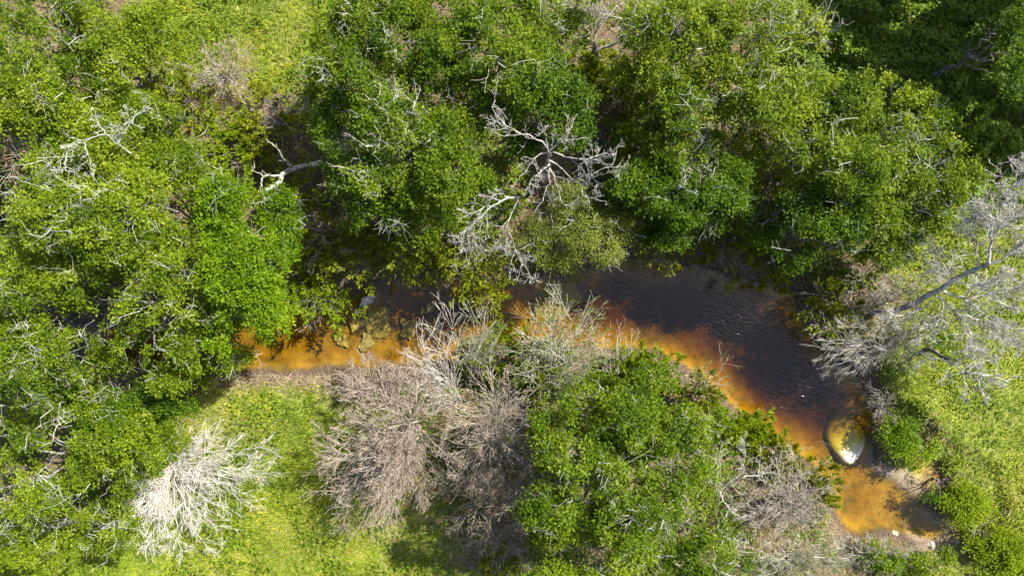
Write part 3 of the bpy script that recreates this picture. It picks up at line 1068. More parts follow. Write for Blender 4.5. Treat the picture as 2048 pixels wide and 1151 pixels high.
def bare_tree(name, label, base, trunk, limbs, seed=0, mat='bare_bark', k=(6, 5, 4), thick=0.12, cat="bare tree", group=None, wig=0.16, len2=(0.22, 0.42), tmin=0.25, bark=None, up=0.06, ang=(28, 70), rl=0.055, fine=True):
    """A leafless tree with traced limbs: every point is (px, py, z)."""
    rng = np.random.default_rng(seed + 12000)
    B = P(*base)
    B[2] = ground_z(B[0], B[1]) - 0.06
    root = thing(name, label, cat, B, group)
    tp = resample(np.vstack([B[None], [P(*p) for p in trunk]]), 10)
    tp[1:-1] += rng.normal(size=(8, 3)) * 0.035
    mb = MB()
    tubes(mb, tp[None], (thick * np.linspace(1.25, 0.72, 10))[None], 8)
    mb.build("trunk", M[bark or mat], root)
    for lim in limbs:
        w = 1.0
        if isinstance(lim, dict):
            w = lim.get('w', 1.0)
            lim = lim['p']
        lp = resample([P(*p) for p in lim], 12)
        seg = np.linalg.norm(np.diff(lp, axis=0), axis=1).sum()
        lp[1:-1] += rng.normal(size=(10, 3)) * 0.02 * seg ** 0.5
        lp = lp[None]
        lr = rl * w * np.linspace(1, 0.22, 12)[None]
        mb = MB()
        tubes(mb, lp, lr, 6)
        lo = mb.build("limb", M[mat], root)
        mb = MB()
        b2, r2 = grow(lp, lr, max(3, int(k[0] * seg)), rng, t=(tmin, 1.0), ang=ang, length=len2, n=5, wig=wig, up=up, rmin=0.008)
        tubes(mb, b2, r2, 4)
        b3, r3 = grow(b2, r2, k[1], rng, t=(0.2, 1.0), ang=ang, length=(0.3, 0.6), n=4, wig=wig, up=up, rmin=0.006)
        tubes(mb, b3, r3, 3)
        if fine and k[2]:
            b4, r4 = grow(b3, r3, k[2], rng, t=(0.2, 1.0), ang=ang, length=(0.35, 0.7), n=2, wig=wig, up=up, rmin=0.0048)
            tubes(mb, b4, r4, 3)
        sub_part(mb, "twigs", M[mat], lo, root)
    return root

# ------------------------------------------------------------------ the leafy trees
GO = "leafy oaks of the thicket"
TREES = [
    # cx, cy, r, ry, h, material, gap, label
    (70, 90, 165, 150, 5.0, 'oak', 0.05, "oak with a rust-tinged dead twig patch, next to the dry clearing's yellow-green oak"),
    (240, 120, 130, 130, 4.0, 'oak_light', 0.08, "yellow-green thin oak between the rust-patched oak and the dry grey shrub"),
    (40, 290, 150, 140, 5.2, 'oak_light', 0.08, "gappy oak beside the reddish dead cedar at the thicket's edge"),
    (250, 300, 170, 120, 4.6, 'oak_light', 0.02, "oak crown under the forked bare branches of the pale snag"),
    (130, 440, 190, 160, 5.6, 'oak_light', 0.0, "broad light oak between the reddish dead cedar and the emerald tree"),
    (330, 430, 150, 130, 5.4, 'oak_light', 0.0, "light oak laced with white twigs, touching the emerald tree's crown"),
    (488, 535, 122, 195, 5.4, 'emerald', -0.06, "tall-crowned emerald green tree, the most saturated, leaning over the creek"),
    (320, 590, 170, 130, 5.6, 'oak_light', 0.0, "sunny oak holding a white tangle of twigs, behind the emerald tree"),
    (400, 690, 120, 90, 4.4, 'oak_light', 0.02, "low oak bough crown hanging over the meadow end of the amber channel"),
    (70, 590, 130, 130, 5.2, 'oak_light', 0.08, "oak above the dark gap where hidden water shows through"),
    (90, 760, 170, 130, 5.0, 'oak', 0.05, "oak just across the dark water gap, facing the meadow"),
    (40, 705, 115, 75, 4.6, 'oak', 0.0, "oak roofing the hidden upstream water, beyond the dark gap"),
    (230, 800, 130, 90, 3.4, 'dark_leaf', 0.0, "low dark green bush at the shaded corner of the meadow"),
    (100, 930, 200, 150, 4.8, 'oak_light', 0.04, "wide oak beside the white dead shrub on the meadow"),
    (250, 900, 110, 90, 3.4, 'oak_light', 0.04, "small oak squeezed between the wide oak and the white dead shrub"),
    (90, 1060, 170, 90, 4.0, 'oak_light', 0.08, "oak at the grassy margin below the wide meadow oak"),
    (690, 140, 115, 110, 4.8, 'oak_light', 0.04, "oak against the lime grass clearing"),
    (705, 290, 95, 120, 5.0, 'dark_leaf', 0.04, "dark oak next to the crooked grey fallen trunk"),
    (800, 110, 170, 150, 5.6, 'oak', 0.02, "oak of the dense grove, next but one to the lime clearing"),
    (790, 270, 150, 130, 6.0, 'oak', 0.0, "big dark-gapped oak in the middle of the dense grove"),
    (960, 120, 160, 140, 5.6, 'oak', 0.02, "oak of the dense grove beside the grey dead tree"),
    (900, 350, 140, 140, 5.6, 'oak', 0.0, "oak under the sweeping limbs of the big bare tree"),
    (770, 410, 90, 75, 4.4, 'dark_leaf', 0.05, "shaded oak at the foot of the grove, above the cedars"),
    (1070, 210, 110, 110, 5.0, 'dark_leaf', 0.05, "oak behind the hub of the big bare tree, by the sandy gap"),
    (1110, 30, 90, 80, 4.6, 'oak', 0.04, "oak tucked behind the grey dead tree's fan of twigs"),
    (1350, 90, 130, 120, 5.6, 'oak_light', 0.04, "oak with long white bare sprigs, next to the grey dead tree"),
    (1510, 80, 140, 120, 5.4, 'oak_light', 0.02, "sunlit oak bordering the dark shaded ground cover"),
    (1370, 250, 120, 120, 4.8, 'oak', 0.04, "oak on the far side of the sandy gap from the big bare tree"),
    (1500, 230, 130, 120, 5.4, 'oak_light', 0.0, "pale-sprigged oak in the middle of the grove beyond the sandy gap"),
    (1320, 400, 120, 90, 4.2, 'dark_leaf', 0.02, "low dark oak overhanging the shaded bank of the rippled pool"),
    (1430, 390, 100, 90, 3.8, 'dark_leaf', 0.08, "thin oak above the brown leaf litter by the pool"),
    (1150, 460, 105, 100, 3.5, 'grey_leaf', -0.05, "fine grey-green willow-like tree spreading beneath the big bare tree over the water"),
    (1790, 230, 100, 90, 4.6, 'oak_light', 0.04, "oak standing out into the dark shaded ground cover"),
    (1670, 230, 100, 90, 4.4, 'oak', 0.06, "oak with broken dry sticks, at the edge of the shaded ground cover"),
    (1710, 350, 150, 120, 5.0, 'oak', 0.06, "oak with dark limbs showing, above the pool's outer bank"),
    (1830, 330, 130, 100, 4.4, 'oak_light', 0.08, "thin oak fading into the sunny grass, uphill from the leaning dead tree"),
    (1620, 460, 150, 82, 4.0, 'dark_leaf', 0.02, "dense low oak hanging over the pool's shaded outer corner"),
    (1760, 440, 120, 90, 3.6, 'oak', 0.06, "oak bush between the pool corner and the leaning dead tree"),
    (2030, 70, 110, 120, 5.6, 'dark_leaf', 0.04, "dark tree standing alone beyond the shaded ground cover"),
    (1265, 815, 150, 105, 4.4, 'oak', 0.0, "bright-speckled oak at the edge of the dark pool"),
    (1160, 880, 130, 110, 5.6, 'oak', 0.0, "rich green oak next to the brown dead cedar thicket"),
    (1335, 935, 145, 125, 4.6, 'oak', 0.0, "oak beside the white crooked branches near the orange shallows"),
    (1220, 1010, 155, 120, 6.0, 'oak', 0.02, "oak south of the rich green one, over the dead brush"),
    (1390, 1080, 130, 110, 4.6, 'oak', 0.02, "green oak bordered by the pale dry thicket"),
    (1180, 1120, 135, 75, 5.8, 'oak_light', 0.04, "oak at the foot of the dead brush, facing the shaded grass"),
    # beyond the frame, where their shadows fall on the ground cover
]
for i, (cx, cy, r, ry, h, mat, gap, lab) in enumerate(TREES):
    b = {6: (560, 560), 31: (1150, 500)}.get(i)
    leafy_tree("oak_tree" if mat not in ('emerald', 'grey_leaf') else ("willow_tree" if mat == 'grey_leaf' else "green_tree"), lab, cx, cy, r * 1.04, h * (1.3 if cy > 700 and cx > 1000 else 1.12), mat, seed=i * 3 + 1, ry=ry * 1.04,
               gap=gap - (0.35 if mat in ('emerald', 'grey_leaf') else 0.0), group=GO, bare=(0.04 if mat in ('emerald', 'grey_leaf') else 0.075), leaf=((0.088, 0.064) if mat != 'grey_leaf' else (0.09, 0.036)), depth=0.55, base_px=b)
# tall trees beyond the frame: the photograph shows only the shade they throw on the ground cover
for i, (gx, gy, r, lab) in enumerate([
        (1670, 30, 130, "tall tree whose shade ends at the sunlit oak by the ground cover"), (1760, 165, 120, "tall tree shading the oak that stands out into the ground cover"),
        (1890, 140, 180, "tall tree shading the middle of the ground cover"), (2010, 30, 130, "tall tree shading the lone dark tree"),
        (1940, 280, 150, "tall tree shading the ground cover's sunny-grass side"), (2040, 190, 130, "tall tree shading the ground beyond the lone dark tree"), (1830, -60, 110, "tall tree uphill of the streak of sunlit ground cover")]):
    leafy_tree("shade_tree", lab, gx, gy, r, 10.0, 'dark_leaf', seed=500 + i, group="tall trees uphill of the ground cover", bare=0.03, leaf=(0.30, 0.26), dens=0.95, depth=0.4, shade=True, gap=-0.15)
print("trees", time.time() - T0)

# ------------------------------------------------------------------ evergreen shrubs
GC = "feathery cedars along the creek"
CEDARS = [
    (638, 605, 74, 1.7, 'lime', (0.0, 0.75), 0.25, "lime feathery cedar hanging over the orange shallows"),
    (810, 500, 80, 3.4, 'cedar', (0.0, 0.6), 0.1, "yellow-green cedar pointing over the sunken slabs"),
    (960, 540, 95, 3.2, 'cedar', (0.0, 0.8), 0.1, "cedar reaching over the water below the bare tree's lowest limb"),
    (640, 470, 110, 2.6, 'cedar', (0.2, 0.1), 0.3, "half-dry cedar between the fallen trunk and the lime cedar"),
    (720, 510, 80, 2.6, 'cedar', (0.0, 0.3), 0.2, "shaded cedar above the dry grey rock"),
    (890, 480, 90, 3.8, 'cedar', (0.0, 0.2), 0.15, "cedar in the grove's shade behind the one that points over the slabs"),
    (530, 240, 90, 1.9, 'cedar', (0.3, 0.0), 0.3, "cedar beside the dry grey shrub, uphill of the fallen trunk"),
    (470, 290, 80, 1.8, 'lime', (0.3, 0.0), 0.2, "light cedar between the pale snag's oak and the fallen trunk"),
    (600, 390, 90, 2.0, 'cedar', (0.2, 0.0), 0.2, "dark cedar directly below the crooked fallen trunk"),
    (1250, 200, 85, 1.8, 'cedar', (0.0, 0.0), 0.3, "cedar in the shadow of the sandy gap"),
    (1270, 300, 80, 1.8, 'cedar', (0.0, 0.0), 0.3, "cedar beside the broken limb at the gap's lower end"),
    (1480, 320, 90, 1.9, 'cedar', (0.0, 0.0), 0.35, "sparse cedar over brown leaf litter"),
    (1600, 400, 80, 1.7, 'cedar', (-0.1, 0.1), 0.3, "cedar between the leaf litter and the dark-limbed oak"),
    (1335, 462, 85, 1.4, 'cedar', (0.0, 0.5), 0.15, "low cedar on the pool's shaded shore"),
    (1680, 620, 80, 1.5, 'cedar', (0.5, 0.1), 0.3, "shrub mixed with dry twigs on the pool's outer bank"),
    (1740, 560, 80, 1.4, 'lime', (0.1, 0.1), 0.4, "thin green shrub behind the leaning dead tree's brush"),
    (1450, 850, 52, 1.8, 'lime', (-0.4, -0.3), 0.1, "yellow-tipped sprig shrub at the dark pool's inner bank"),
    (1640, 980, 60, 1.1, 'cedar', (-0.5, -0.2), 0.1, "green cedar bough beside the orange shallows"),
    (1570, 920, 60, 1.2, 'cedar', (-0.2, -0.3), 0.35, "half-dry cedar by the boulder's side of the pale thicket"),
    (1000, 700, 85, 1.8, 'lime', (0.0, -0.6), 0.3, "green shrub between the white twig shrub and the half-bare one"),
    (1090, 740, 80, 1.9, 'lime', (0.0, -0.3), 0.45, "thin yellowish shrub under the half-bare thorn bush"),
    (1300, 745, 58, 1.9, 'lime', (0.0, -0.4), 0.1, "fresh green shrub dipping to the pool, beside reddish bare stems"),
    (1395, 800, 62, 1.5, 'cedar', (-0.2, -0.3), 0.1, "low cedar filling the bank between the dark pool and the speckled oak"),
    (1255, 735, 48, 1.6, 'lime', (0, -0.3), 0.2, "light shrub tip behind the reddish bare stems"),
    (1520, 880, 40, 1.0, 'cedar', (-0.2, -0.3), 0.3, "small cedar on the crumbling inner bank near the forked stick"),
    (1455, 490, 80, 1.5, 'cedar', (0, 0.2), 0.2, "dim cedar on the shaded shore between the two low oaks of the pool"),
    (1555, 530, 60, 1.2, 'cedar', (0.1, 0.2), 0.2, "small cedar under the dense low oak at the pool's shaded corner"),
    (1505, 862, 46, 1.3, 'lime', (-0.2, -0.4), 0.05, "bright green sprig bush at the inner bank, looking across to the boulder"),
    (1165, 145, 62, 1.1, 'lime', (0, 0), 0.2, "low light shrub at the sandy gap's head below the grey dead tree"),
    (1225, 150, 50, 0.9, 'cedar', (0, 0), 0.3, "small cedar beside the dark sideways trunk of the grey dead tree"),
    (1010, 1090, 80, 1.3, 'cedar', (0, 0), 0.5, "dull cedar inside the dark dead brush"),
    (130, 240, 90, 3.0, 'cedar', (0.4, -0.2), 0.4, "olive cedar among the oaks near the reddish dead cedar"),
    (350, 200, 80, 2.2, 'cedar', (0.2, 0.0), 0.4, "olive cedar near the dry grey shrub and the thin oak"),
]
for i, (cx, cy, r, h, mat, lean, dead, lab) in enumerate(CEDARS):
    cedar("cedar_shrub", lab, cx, cy, r, h, seed=i, mat=mat, lean=lean, dead=dead, group=GC, dens=0.9, per=8, spray=(0.15, 0.04))
print("cedars", time.time() - T0)

GB = "leafy bushes on the open bank"
BUSHES = [
    (1800, 872, 36, 40, 0.5, 'emerald', "glossy bush between the white-tipped boulder and the eroded gully"),
    (1838, 905, 38, 28, 0.45, 'lime', "low light bush on the gully's creek side"),
    (1890, 968, 42, 30, 0.4, 'emerald', "bush overhanging the sandy beach"),
    (1930, 1008, 45, 36, 0.45, 'lime', "bush above the end of the orange shallows"),
    (1965, 1066, 48, 36, 0.4, 'lime', "rounded bush beside the trickle of pale stones"),
    (2012, 1112, 48, 40, 0.5, 'lime', "last bush down the bank beyond the pale stones"),
    (1780, 1115, 45, 32, 0.8, 'emerald', "upright dark bush by the dry stems past the shallows' end"),
    (1870, 1130, 40, 30, 0.6, 'oak_light', "small bush between the upright dark bush and the pale stones"),
]
for i, (cx, cy, r, ry, h, mat, lab) in enumerate(BUSHES):
    leafy_tree("leafy_bush", lab, cx, cy, r * 1.25, h, mat, seed=300 + i, ry=ry * 1.2, gap=0.0, group=GB, bare=0.03, leaf=(0.08, 0.055), depth=0.8, cat="bush", bark='dark_bark', dens=1.1, lobes=9)

# ------------------------------------------------------------------ bare and dead trees
bare_tree("bare_tree", "large leafless tree with silvery limbs raying from one hub above the grove", (1087, 366), [(1095, 340, 3.0), (1098, 302, 5.6)], [
    dict(p=[(1098, 304, 5.5), (1089, 287, 5.8), (1062, 270, 6.0), (1031, 264, 6.0), (1012, 251, 6.0), (993, 235, 6.0), (986, 216, 6.1), (991, 200, 6.1)], w=1.2),
    dict(p=[(1098, 303, 5.4), (1119, 283, 5.8), (1142, 255, 6.1), (1155, 228, 6.2)], w=1.1),
    dict(p=[(1112, 289, 5.6), (1135, 281, 5.8), (1154, 279, 5.8), (1178, 275, 5.9)]),
    dict(p=[(1098, 306, 5.2), (1119, 306, 5.4), (1146, 318, 5.5), (1180, 318, 5.6), (1207, 304, 5.7), (1231, 308, 5.7)], w=1.1),
    dict(p=[(1098, 320, 4.6), (1130, 345, 4.6), (1165, 372, 4.7), (1175, 358, 5.0), (1196, 342, 5.2), (1215, 331, 5.3), (1236, 335, 5.3)], w=1.0),
    dict(p=[(1165, 372, 4.7), (1162, 392, 4.6), (1190, 395, 4.7), (1212, 402, 4.7)], w=0.8),
    dict(p=[(1098, 304, 5.4), (1073, 312, 5.6), (1054, 339, 5.6), (1037, 356, 5.5), (1030, 366, 5.5)], w=1.0),
    dict(p=[(1099, 328, 4.6), (1073, 350, 4.9), (1055, 373, 5.0), (1046, 394, 5.0)], w=1.0),
    dict(p=[(1099, 330, 4.4), (1100, 369, 4.6), (1085, 400, 4.6), (1068, 426, 4.5)], w=1.0),
    dict(p=[(1099, 332, 4.4), (1112, 369, 4.6), (1121, 402, 4.6), (1135, 420, 4.5)], w=0.9),
    dict(p=[(1098, 302, 5.5), (1092, 275, 5.9), (1088, 258, 6.1), (1080, 240, 6.2)], w=0.7),
    dict(p=[(1105, 296, 5.5), (1105, 270, 5.9), (1110, 250, 6.1)], w=0.6),
], seed=1, thick=0.075, k=(4, 4, 4), rl=0.027, len2=(0.25, 0.5), wig=0.2)

bare_tree("bare_tree", "leafless tree sweeping two pale limbs down towards the creek, below the hubbed bare tree", (1030, 425), [(1036, 410, 3.6), (1036, 388, 5.2)], [
    dict(p=[(1036, 392, 5.0), (1001, 400, 5.4), (970, 423, 5.6), (947, 446, 5.6), (921, 469, 5.5)], w=1.35),
    dict(p=[(990, 408, 5.4), (955, 420, 5.6), (935, 432, 5.6), (912, 436, 5.6)], w=0.8),
    dict(p=[(962, 430, 5.5), (948, 460, 5.4), (942, 492, 4.6), (908, 515, 4.4)], w=0.8),
    dict(p=[(945, 448, 5.5), (928, 478, 5.3), (918, 490, 4.6)], w=0.7),
    dict(p=[(1036, 400, 4.4), (1018, 440, 4.6), (1012, 472, 4.6), (1010, 500, 3.8)], w=0.9),
    dict(p=[(1016, 455, 4.6), (1030, 500, 3.8), (1048, 530, 3.6), (1066, 560, 3.4)], w=1.0),
    dict(p=[(1030, 500, 3.8), (1018, 530, 3.6), (1020, 556, 3.4)], w=0.8),
    dict(p=[(1030, 505, 3.7), (1045, 515, 3.8), (1062, 520, 3.8)], w=0.7),
    dict(p=[(1020, 395, 5.1), (995, 385, 5.5), (978, 400, 5.7)], w=0.8),
], seed=2, thick=0.06, k=(5, 4, 4), rl=0.023, len2=(0.25, 0.5), wig=0.2)

bare_tree("dead_snag", "bare pale snag with forked branches sticking out of a light oak crown", (415, 360), [(330, 330, 3.2), (240, 300, 5.4), (236, 288, 5.6)], [
    dict(p=[(236, 288, 5.6), (213, 270, 5.8), (192, 245, 6.0), (182, 222, 6.1)], w=1.1),
    dict(p=[(213, 270, 5.8), (184, 273, 5.8), (167, 285, 5.8), (134, 304, 5.8), (120, 324, 5.8)], w=1.0),
    dict(p=[(167, 285, 5.8), (182, 318, 5.7), (184, 346, 5.6)], w=0.8),
    dict(p=[(236, 288, 5.6), (243, 275, 5.7), (263, 243, 5.9), (280, 224, 6.0), (300, 210, 6.0)], w=1.1),
    dict(p=[(236, 286, 5.6), (231, 266, 5.9), (216, 251, 6.1)], w=0.7),
    dict(p=[(238, 284, 5.6), (240, 262, 6.0), (250, 248, 6.1)], w=0.6),
    dict(p=[(134, 304, 5.8), (128, 338, 5.7), (150, 350, 5.6), (184, 363, 5.5)], w=0.9),
    dict(p=[(130, 335, 5.7), (110, 345, 5.6), (92, 350, 5.6)], w=0.8),
], seed=3, mat='pale_twig', k=(6, 4, 3), thick=0.045, rl=0.022)

bare_tree("dead_tree", "tall leaning dead tree with a thick dark trunk and grey limbs over the outer bank", (1740, 625), [(1800, 622, 1.4), (1860, 590, 2.6), (1920, 552, 3.6), (1976, 527, 4.4)], [
    dict(p=[(1976, 527, 4.4), (1980, 500, 4.8), (1982, 470, 5.1), (1990, 440, 5.4), (2010, 400, 5.8), (2040, 362, 6.2), (2060, 340, 6.4)], w=1.5),
    dict(p=[(1982, 470, 5.1), (1975, 445, 5.3), (1962, 430, 5.4), (1945, 425, 5.5)], w=0.9),
    dict(p=[(1955, 535, 4.1), (1956, 500, 4.5), (1952, 460, 4.8), (1945, 440, 4.9), (1925, 425, 5.0)], w=0.9),
    dict(p=[(1976, 527, 4.4), (2005, 520, 4.6), (2030, 495, 4.9), (2048, 480, 5.1), (2080, 460, 5.4)], w=1.5),
    dict(p=[(1900, 565, 3.3), (1888, 540, 3.8), (1870, 510, 4.0), (1858, 490, 4.1)], w=1.0),
    dict(p=[(1905, 563, 3.3), (1880, 548, 3.6), (1858, 542, 3.7)], w=0.7),
    dict(p=[(1880, 578, 3.0), (1930, 600, 3.2), (1985, 588, 3.4), (2030, 575, 3.6), (2060, 570, 3.7)], w=1.2),
    dict(p=[(1870, 590, 2.6), (1920, 625, 2.8), (1940, 660, 2.9), (1944, 700, 2.9), (1950, 730, 2.9)], w=1.2),
    dict(p=[(1925, 630, 2.8), (1970, 640, 3.0), (2010, 655, 3.1), (2045, 665, 3.2)], w=1.0),
    dict(p=[(1865, 600, 2.4), (1850, 618, 2.4), (1800, 632, 2.2), (1760, 640, 2.0)], w=1.0),
    dict(p=[(1880, 590, 2.8), (1890, 620, 2.8), (1870, 650, 2.6), (1840, 680, 2.4)], w=0.9),
    dict(p=[(1930, 600, 3.2), (1960, 620, 3.3), (1990, 650, 3.3), (2020, 690, 3.2)], w=0.9),
    dict(p=[(1985, 588, 3.4), (2010, 610, 3.5), (2040, 620, 3.6)], w=0.8),
    dict(p=[(1910, 560, 3.4), (1940, 575, 3.7), (1980, 560, 4.0), (2030, 545, 4.2)], w=0.9),
], seed=4, mat='silver_twig', bark='bare_bark', k=(13, 7, 4), thick=0.10, rl=0.036, len2=(0.22, 0.46))

bare_tree("dead_tree", "smaller dead tree with dark limbs and white twig fans in the sunny grass", (1850, 700), [(1870, 700, 1.0), (1900, 725, 1.8)], [
    dict(p=[(1900, 725, 1.8), (1925, 740, 2.1), (1955, 752, 2.3), (1985, 748, 2.4), (2015, 762, 2.4)], w=1.3),
    dict(p=[(1925, 740, 2.1), (1930, 770, 2.1), (1925, 800, 2.0)], w=1.0),
    dict(p=[(1955, 752, 2.3), (1960, 780, 2.3), (1975, 800, 2.2)], w=1.0),
    dict(p=[(1900, 725, 1.8), (1880, 715, 1.9), (1850, 715, 1.8), (1830, 730, 1.7)], w=0.9),
    dict(p=[(1905, 725, 1.8), (1935, 710, 2.3), (1960, 695, 2.5)], w=0.9),
    dict(p=[(1930, 742, 2.1), (1965, 725, 2.4), (2000, 715, 2.5)], w=0.9),
    dict(p=[(1900, 730, 1.8), (1890, 750, 1.9), (1880, 770, 1.9)], w=0.8),
], seed=5, mat='silver_twig', bark='dark_bark', k=(9, 6, 4), thick=0.08, rl=0.035, len2=(0.2, 0.45))

bare_tree("fallen_trunk", "crooked grey fallen trunk with forked ends lying in the shaded gap", (650, 325), [(616, 331, 0.9), (585, 331, 1.8), (566, 347, 2.2), (556, 364, 2.4), (536, 379, 2.5), (524, 399, 2.5)], [
    dict(p=[(583, 331, 1.9), (566, 317, 2.3), (553, 296, 2.6), (531, 277, 2.8)], w=1.2),
    dict(p=[(560, 352, 2.3), (540, 350, 2.6), (527, 351, 2.7), (507, 346, 2.8), (508, 321, 3.0)], w=0.9),
    dict(p=[(528, 351, 2.7), (522, 366, 2.7), (520, 380, 2.7), (524, 394, 2.6)], w=0.8),
    dict(p=[(524, 398, 2.5), (523, 410, 2.6), (530, 425, 2.6)], w=0.8),
], seed=6, mat='bare_bark', k=(3, 2, 0), thick=0.10, rl=0.045, len2=(0.08, 0.2), fine=False, cat="fallen tree")

bare_tree("dead_tree", "grey dead tree with a dense twig fan and dark sideways trunk by the gap", (1200, 130), [(1195, 112, 0.7), (1190, 94, 1.4)], [
    dict(p=[(1190, 94, 1.4), (1188, 60, 2.4), (1190, 25, 3.2), (1186, -10, 3.8)], w=1.2),
    dict(p=[(1190, 90, 1.5), (1170, 62, 2.4), (1163, 35, 3.0), (1150, 5, 3.6)], w=1.0),
    dict(p=[(1175, 66, 2.3), (1150, 45, 2.8), (1130, 20, 3.2), (1122, -10, 3.6)], w=0.9),
    dict(p=[(1185, 85, 1.6), (1160, 75, 2.0), (1142, 60, 2.4)], w=0.8),
    dict(p=[(1188, 70, 2.0), (1200, 45, 2.6), (1196, 20, 3.0)], w=0.8),
    dict(p=[(1195, 100, 1.2), (1225, 90, 1.6), (1245, 82, 2.0), (1262, 62, 2.5), (1298, 66, 3.0)], w=1.5),
    dict(p=[(1245, 82, 2.0), (1258, 45, 2.6), (1248, 22, 3.0)], w=0.8),
    dict(p=[(1262, 62, 2.5), (1290, 50, 3.0), (1305, 62, 3.1)], w=0.7),
    dict(p=[(1215, 40, 2.6), (1226, 15, 3.2), (1222, -10, 3.6)], w=0.8),
], seed=7, mat='grey_wood', bark='dark_bark', k=(9, 6, 4), thick=0.11, rl=0.038, len2=(0.2, 0.45))

bare_tree("dead_snag", "white crooked dead branches weaving along the pale dry thicket", (1440, 990), [(1438, 988, 0.9), (1438, 982, 1.6)], [
    dict(p=[(1438, 982, 1.6), (1458, 962, 1.9), (1472, 955, 2.0), (1487, 953, 2.1), (1490, 915, 2.3), (1489, 895, 2.4), (1482, 876, 2.5)], w=1.2),
    dict(p=[(1487, 953, 2.1), (1515, 950, 2.1), (1535, 945, 2.2), (1556, 946, 2.2)], w=1.0),
    dict(p=[(1412, 970, 1.6), (1426, 940, 2.0), (1438, 912, 2.3), (1440, 890, 2.4), (1456, 878, 2.5)], w=1.0),
    dict(p=[(1438, 914, 2.3), (1452, 908, 2.4), (1462, 896, 2.5)], w=0.8),
    dict(p=[(1440, 984, 1.6), (1448, 1005, 1.8), (1470, 1030, 1.9), (1490, 1035, 2.0), (1512, 1026, 2.0)], w=1.0),
    dict(p=[(1455, 1020, 1.8), (1450, 1055, 1.8), (1470, 1080, 1.9), (1495, 1085, 1.9)], w=1.0),
    dict(p=[(1452, 1070, 1.8), (1440, 1090, 1.9), (1462, 1120, 1.9), (1480, 1130, 1.9)], w=0.9),
    dict(p=[(1517, 945, 2.1), (1520, 915, 2.3), (1522, 895, 2.4)], w=0.7),
], seed=8, mat='pale_twig', k=(6, 4, 3), thick=0.05, rl=0.024, len2=(0.15, 0.32))

dead_shrub("dead_shrub", "bleached white dead shrub spread flat on the lime meadow", (355, 921), [
    (387, 881), (413, 859), (436, 941), (470, 950), (238, 1047, 0.7), (256, 1080, 0.7), (295, 1091, 0.6), (342, 1096, 0.7), (366, 1103, 0.7), (418, 1104, 0.8), (447, 1067, 0.9), (462, 1015), (514, 1000, 0.9),
    (551, 943, 1.0), (527, 929, 1.2), (530, 890, 1.2), (480, 885, 1.4), (355, 846, 1.3), (238, 995, 0.8), (270, 1015, 1.0), (320, 1060, 0.9), (390, 1060, 1.0), (285, 968), (310, 1088, 0.7), (275, 1060, 0.8), (500, 950, 1.2), (430, 870, 1.4), (330, 1030, 1.0), (405, 1030, 1.0)],
    seed=1, mat='white_wood', h=1.6, k=(17, 7), extra=18, thick=0.017, lift=0.45, len2=(0.18, 0.38), len3=(0.25, 0.5))
dead_shrub("dead_cedar", "big brown dead cedar with feathery drooping boughs beside the meadow", (838, 850), [
    (638, 908, 1.8), (654, 932, 1.7), (654, 876, 2.1), (678, 1020, 1.5), (718, 1034, 1.5), (750, 1032, 1.7), (782, 1030, 1.7), (690, 960, 1.8), (668, 985, 1.5), (700, 840, 2.7), (720, 780, 2.7), (760, 760, 3.0), (690, 800, 2.2), (800, 750, 3.0), (840, 770, 3.3),
    (886, 970, 2.1), (830, 984, 1.8), (860, 990, 2.0), (770, 900, 3.4), (800, 930, 3.3), (740, 960, 2.5), (780, 850, 3.8), (820, 820, 3.9), (900, 920, 3.0), (760, 990, 2.1), (730, 900, 2.8)],
    seed=2, mat='brown_twig', h=3.7, k=(13, 6), needles='dead_needle', per=9, extra=16, thick=0.03, lift=0.5)
dead_shrub("dead_brush", "tan dead brush piled along the bank between meadow and water", (740, 770), [
    (680, 745, 0.5), (700, 728, 0.6), (730, 710, 0.8), (760, 730, 0.9), (790, 720, 0.8), (820, 735, 1.0), (830, 770, 1.2), (790, 800, 1.2), (740, 810, 1.1), (690, 790, 0.8), (660, 770, 0.6)],
    seed=3, mat='brown_twig', h=1.1, k=(11, 6), needles='dead_needle', per=5, extra=12, thick=0.02)
dead_shrub("dead_shrub", "silver-white dead shrub arching its twigs over the creek", (918, 800), [
    (836, 688, 2.2), (858, 672, 2.3), (882, 660, 2.4), (905, 644, 2.4), (840, 720, 2.1), (845, 748, 2.1), (850, 775, 2.0), (858, 800, 1.8), (880, 810, 1.7), (870, 735, 2.4), (890, 700, 2.4), (842, 705, 2.2), (868, 790, 2.0)],
    seed=4, mat='silver_twig', h=2.2, k=(10, 5), extra=3, thick=0.014, lift=0.4, spread=(18, 40))
dead_shrub("dead_shrub", "second silvery dead shrub with some green leaves at the creek edge", (945, 760), [
    (925, 668, 2.0), (945, 634, 2.1), (958, 632, 2.1), (975, 650, 2.1), (1000, 655, 2.0), (985, 690, 1.9), (930, 690, 2.1), (960, 680, 2.2), (905, 690, 1.9)],
    seed=5, mat='grey_wood', h=2.0, k=(10, 4), extra=4, thick=0.022, needles='lime', per=2, spread=(18, 40), nsize=(0.06, 0.03))
dead_shrub("thorn_bush", "half-bare thorn bush with pale twigs and sparse yellow-green leaves over the water", (1085, 770), [
    (1060, 640, 2.5), (1090, 620, 2.7), (1120, 602, 2.8), (1150, 600, 2.8), (1180, 625, 2.7), (1190, 660, 2.6), (1175, 700, 2.6), (1140, 660, 2.9), (1110, 680, 2.8), (1060, 690, 2.4), (1040, 720, 2.2), (1150, 740, 2.4), (1190, 760, 2.2), (1210, 800, 2.2), (1170, 800, 2.3), (1130, 720, 2.8)],
    seed=6, mat='grey_wood', h=2.8, k=(12, 5), needles='oak_light', per=3, extra=6, thick=0.035, nsize=(0.075, 0.04), spread=(25, 65))
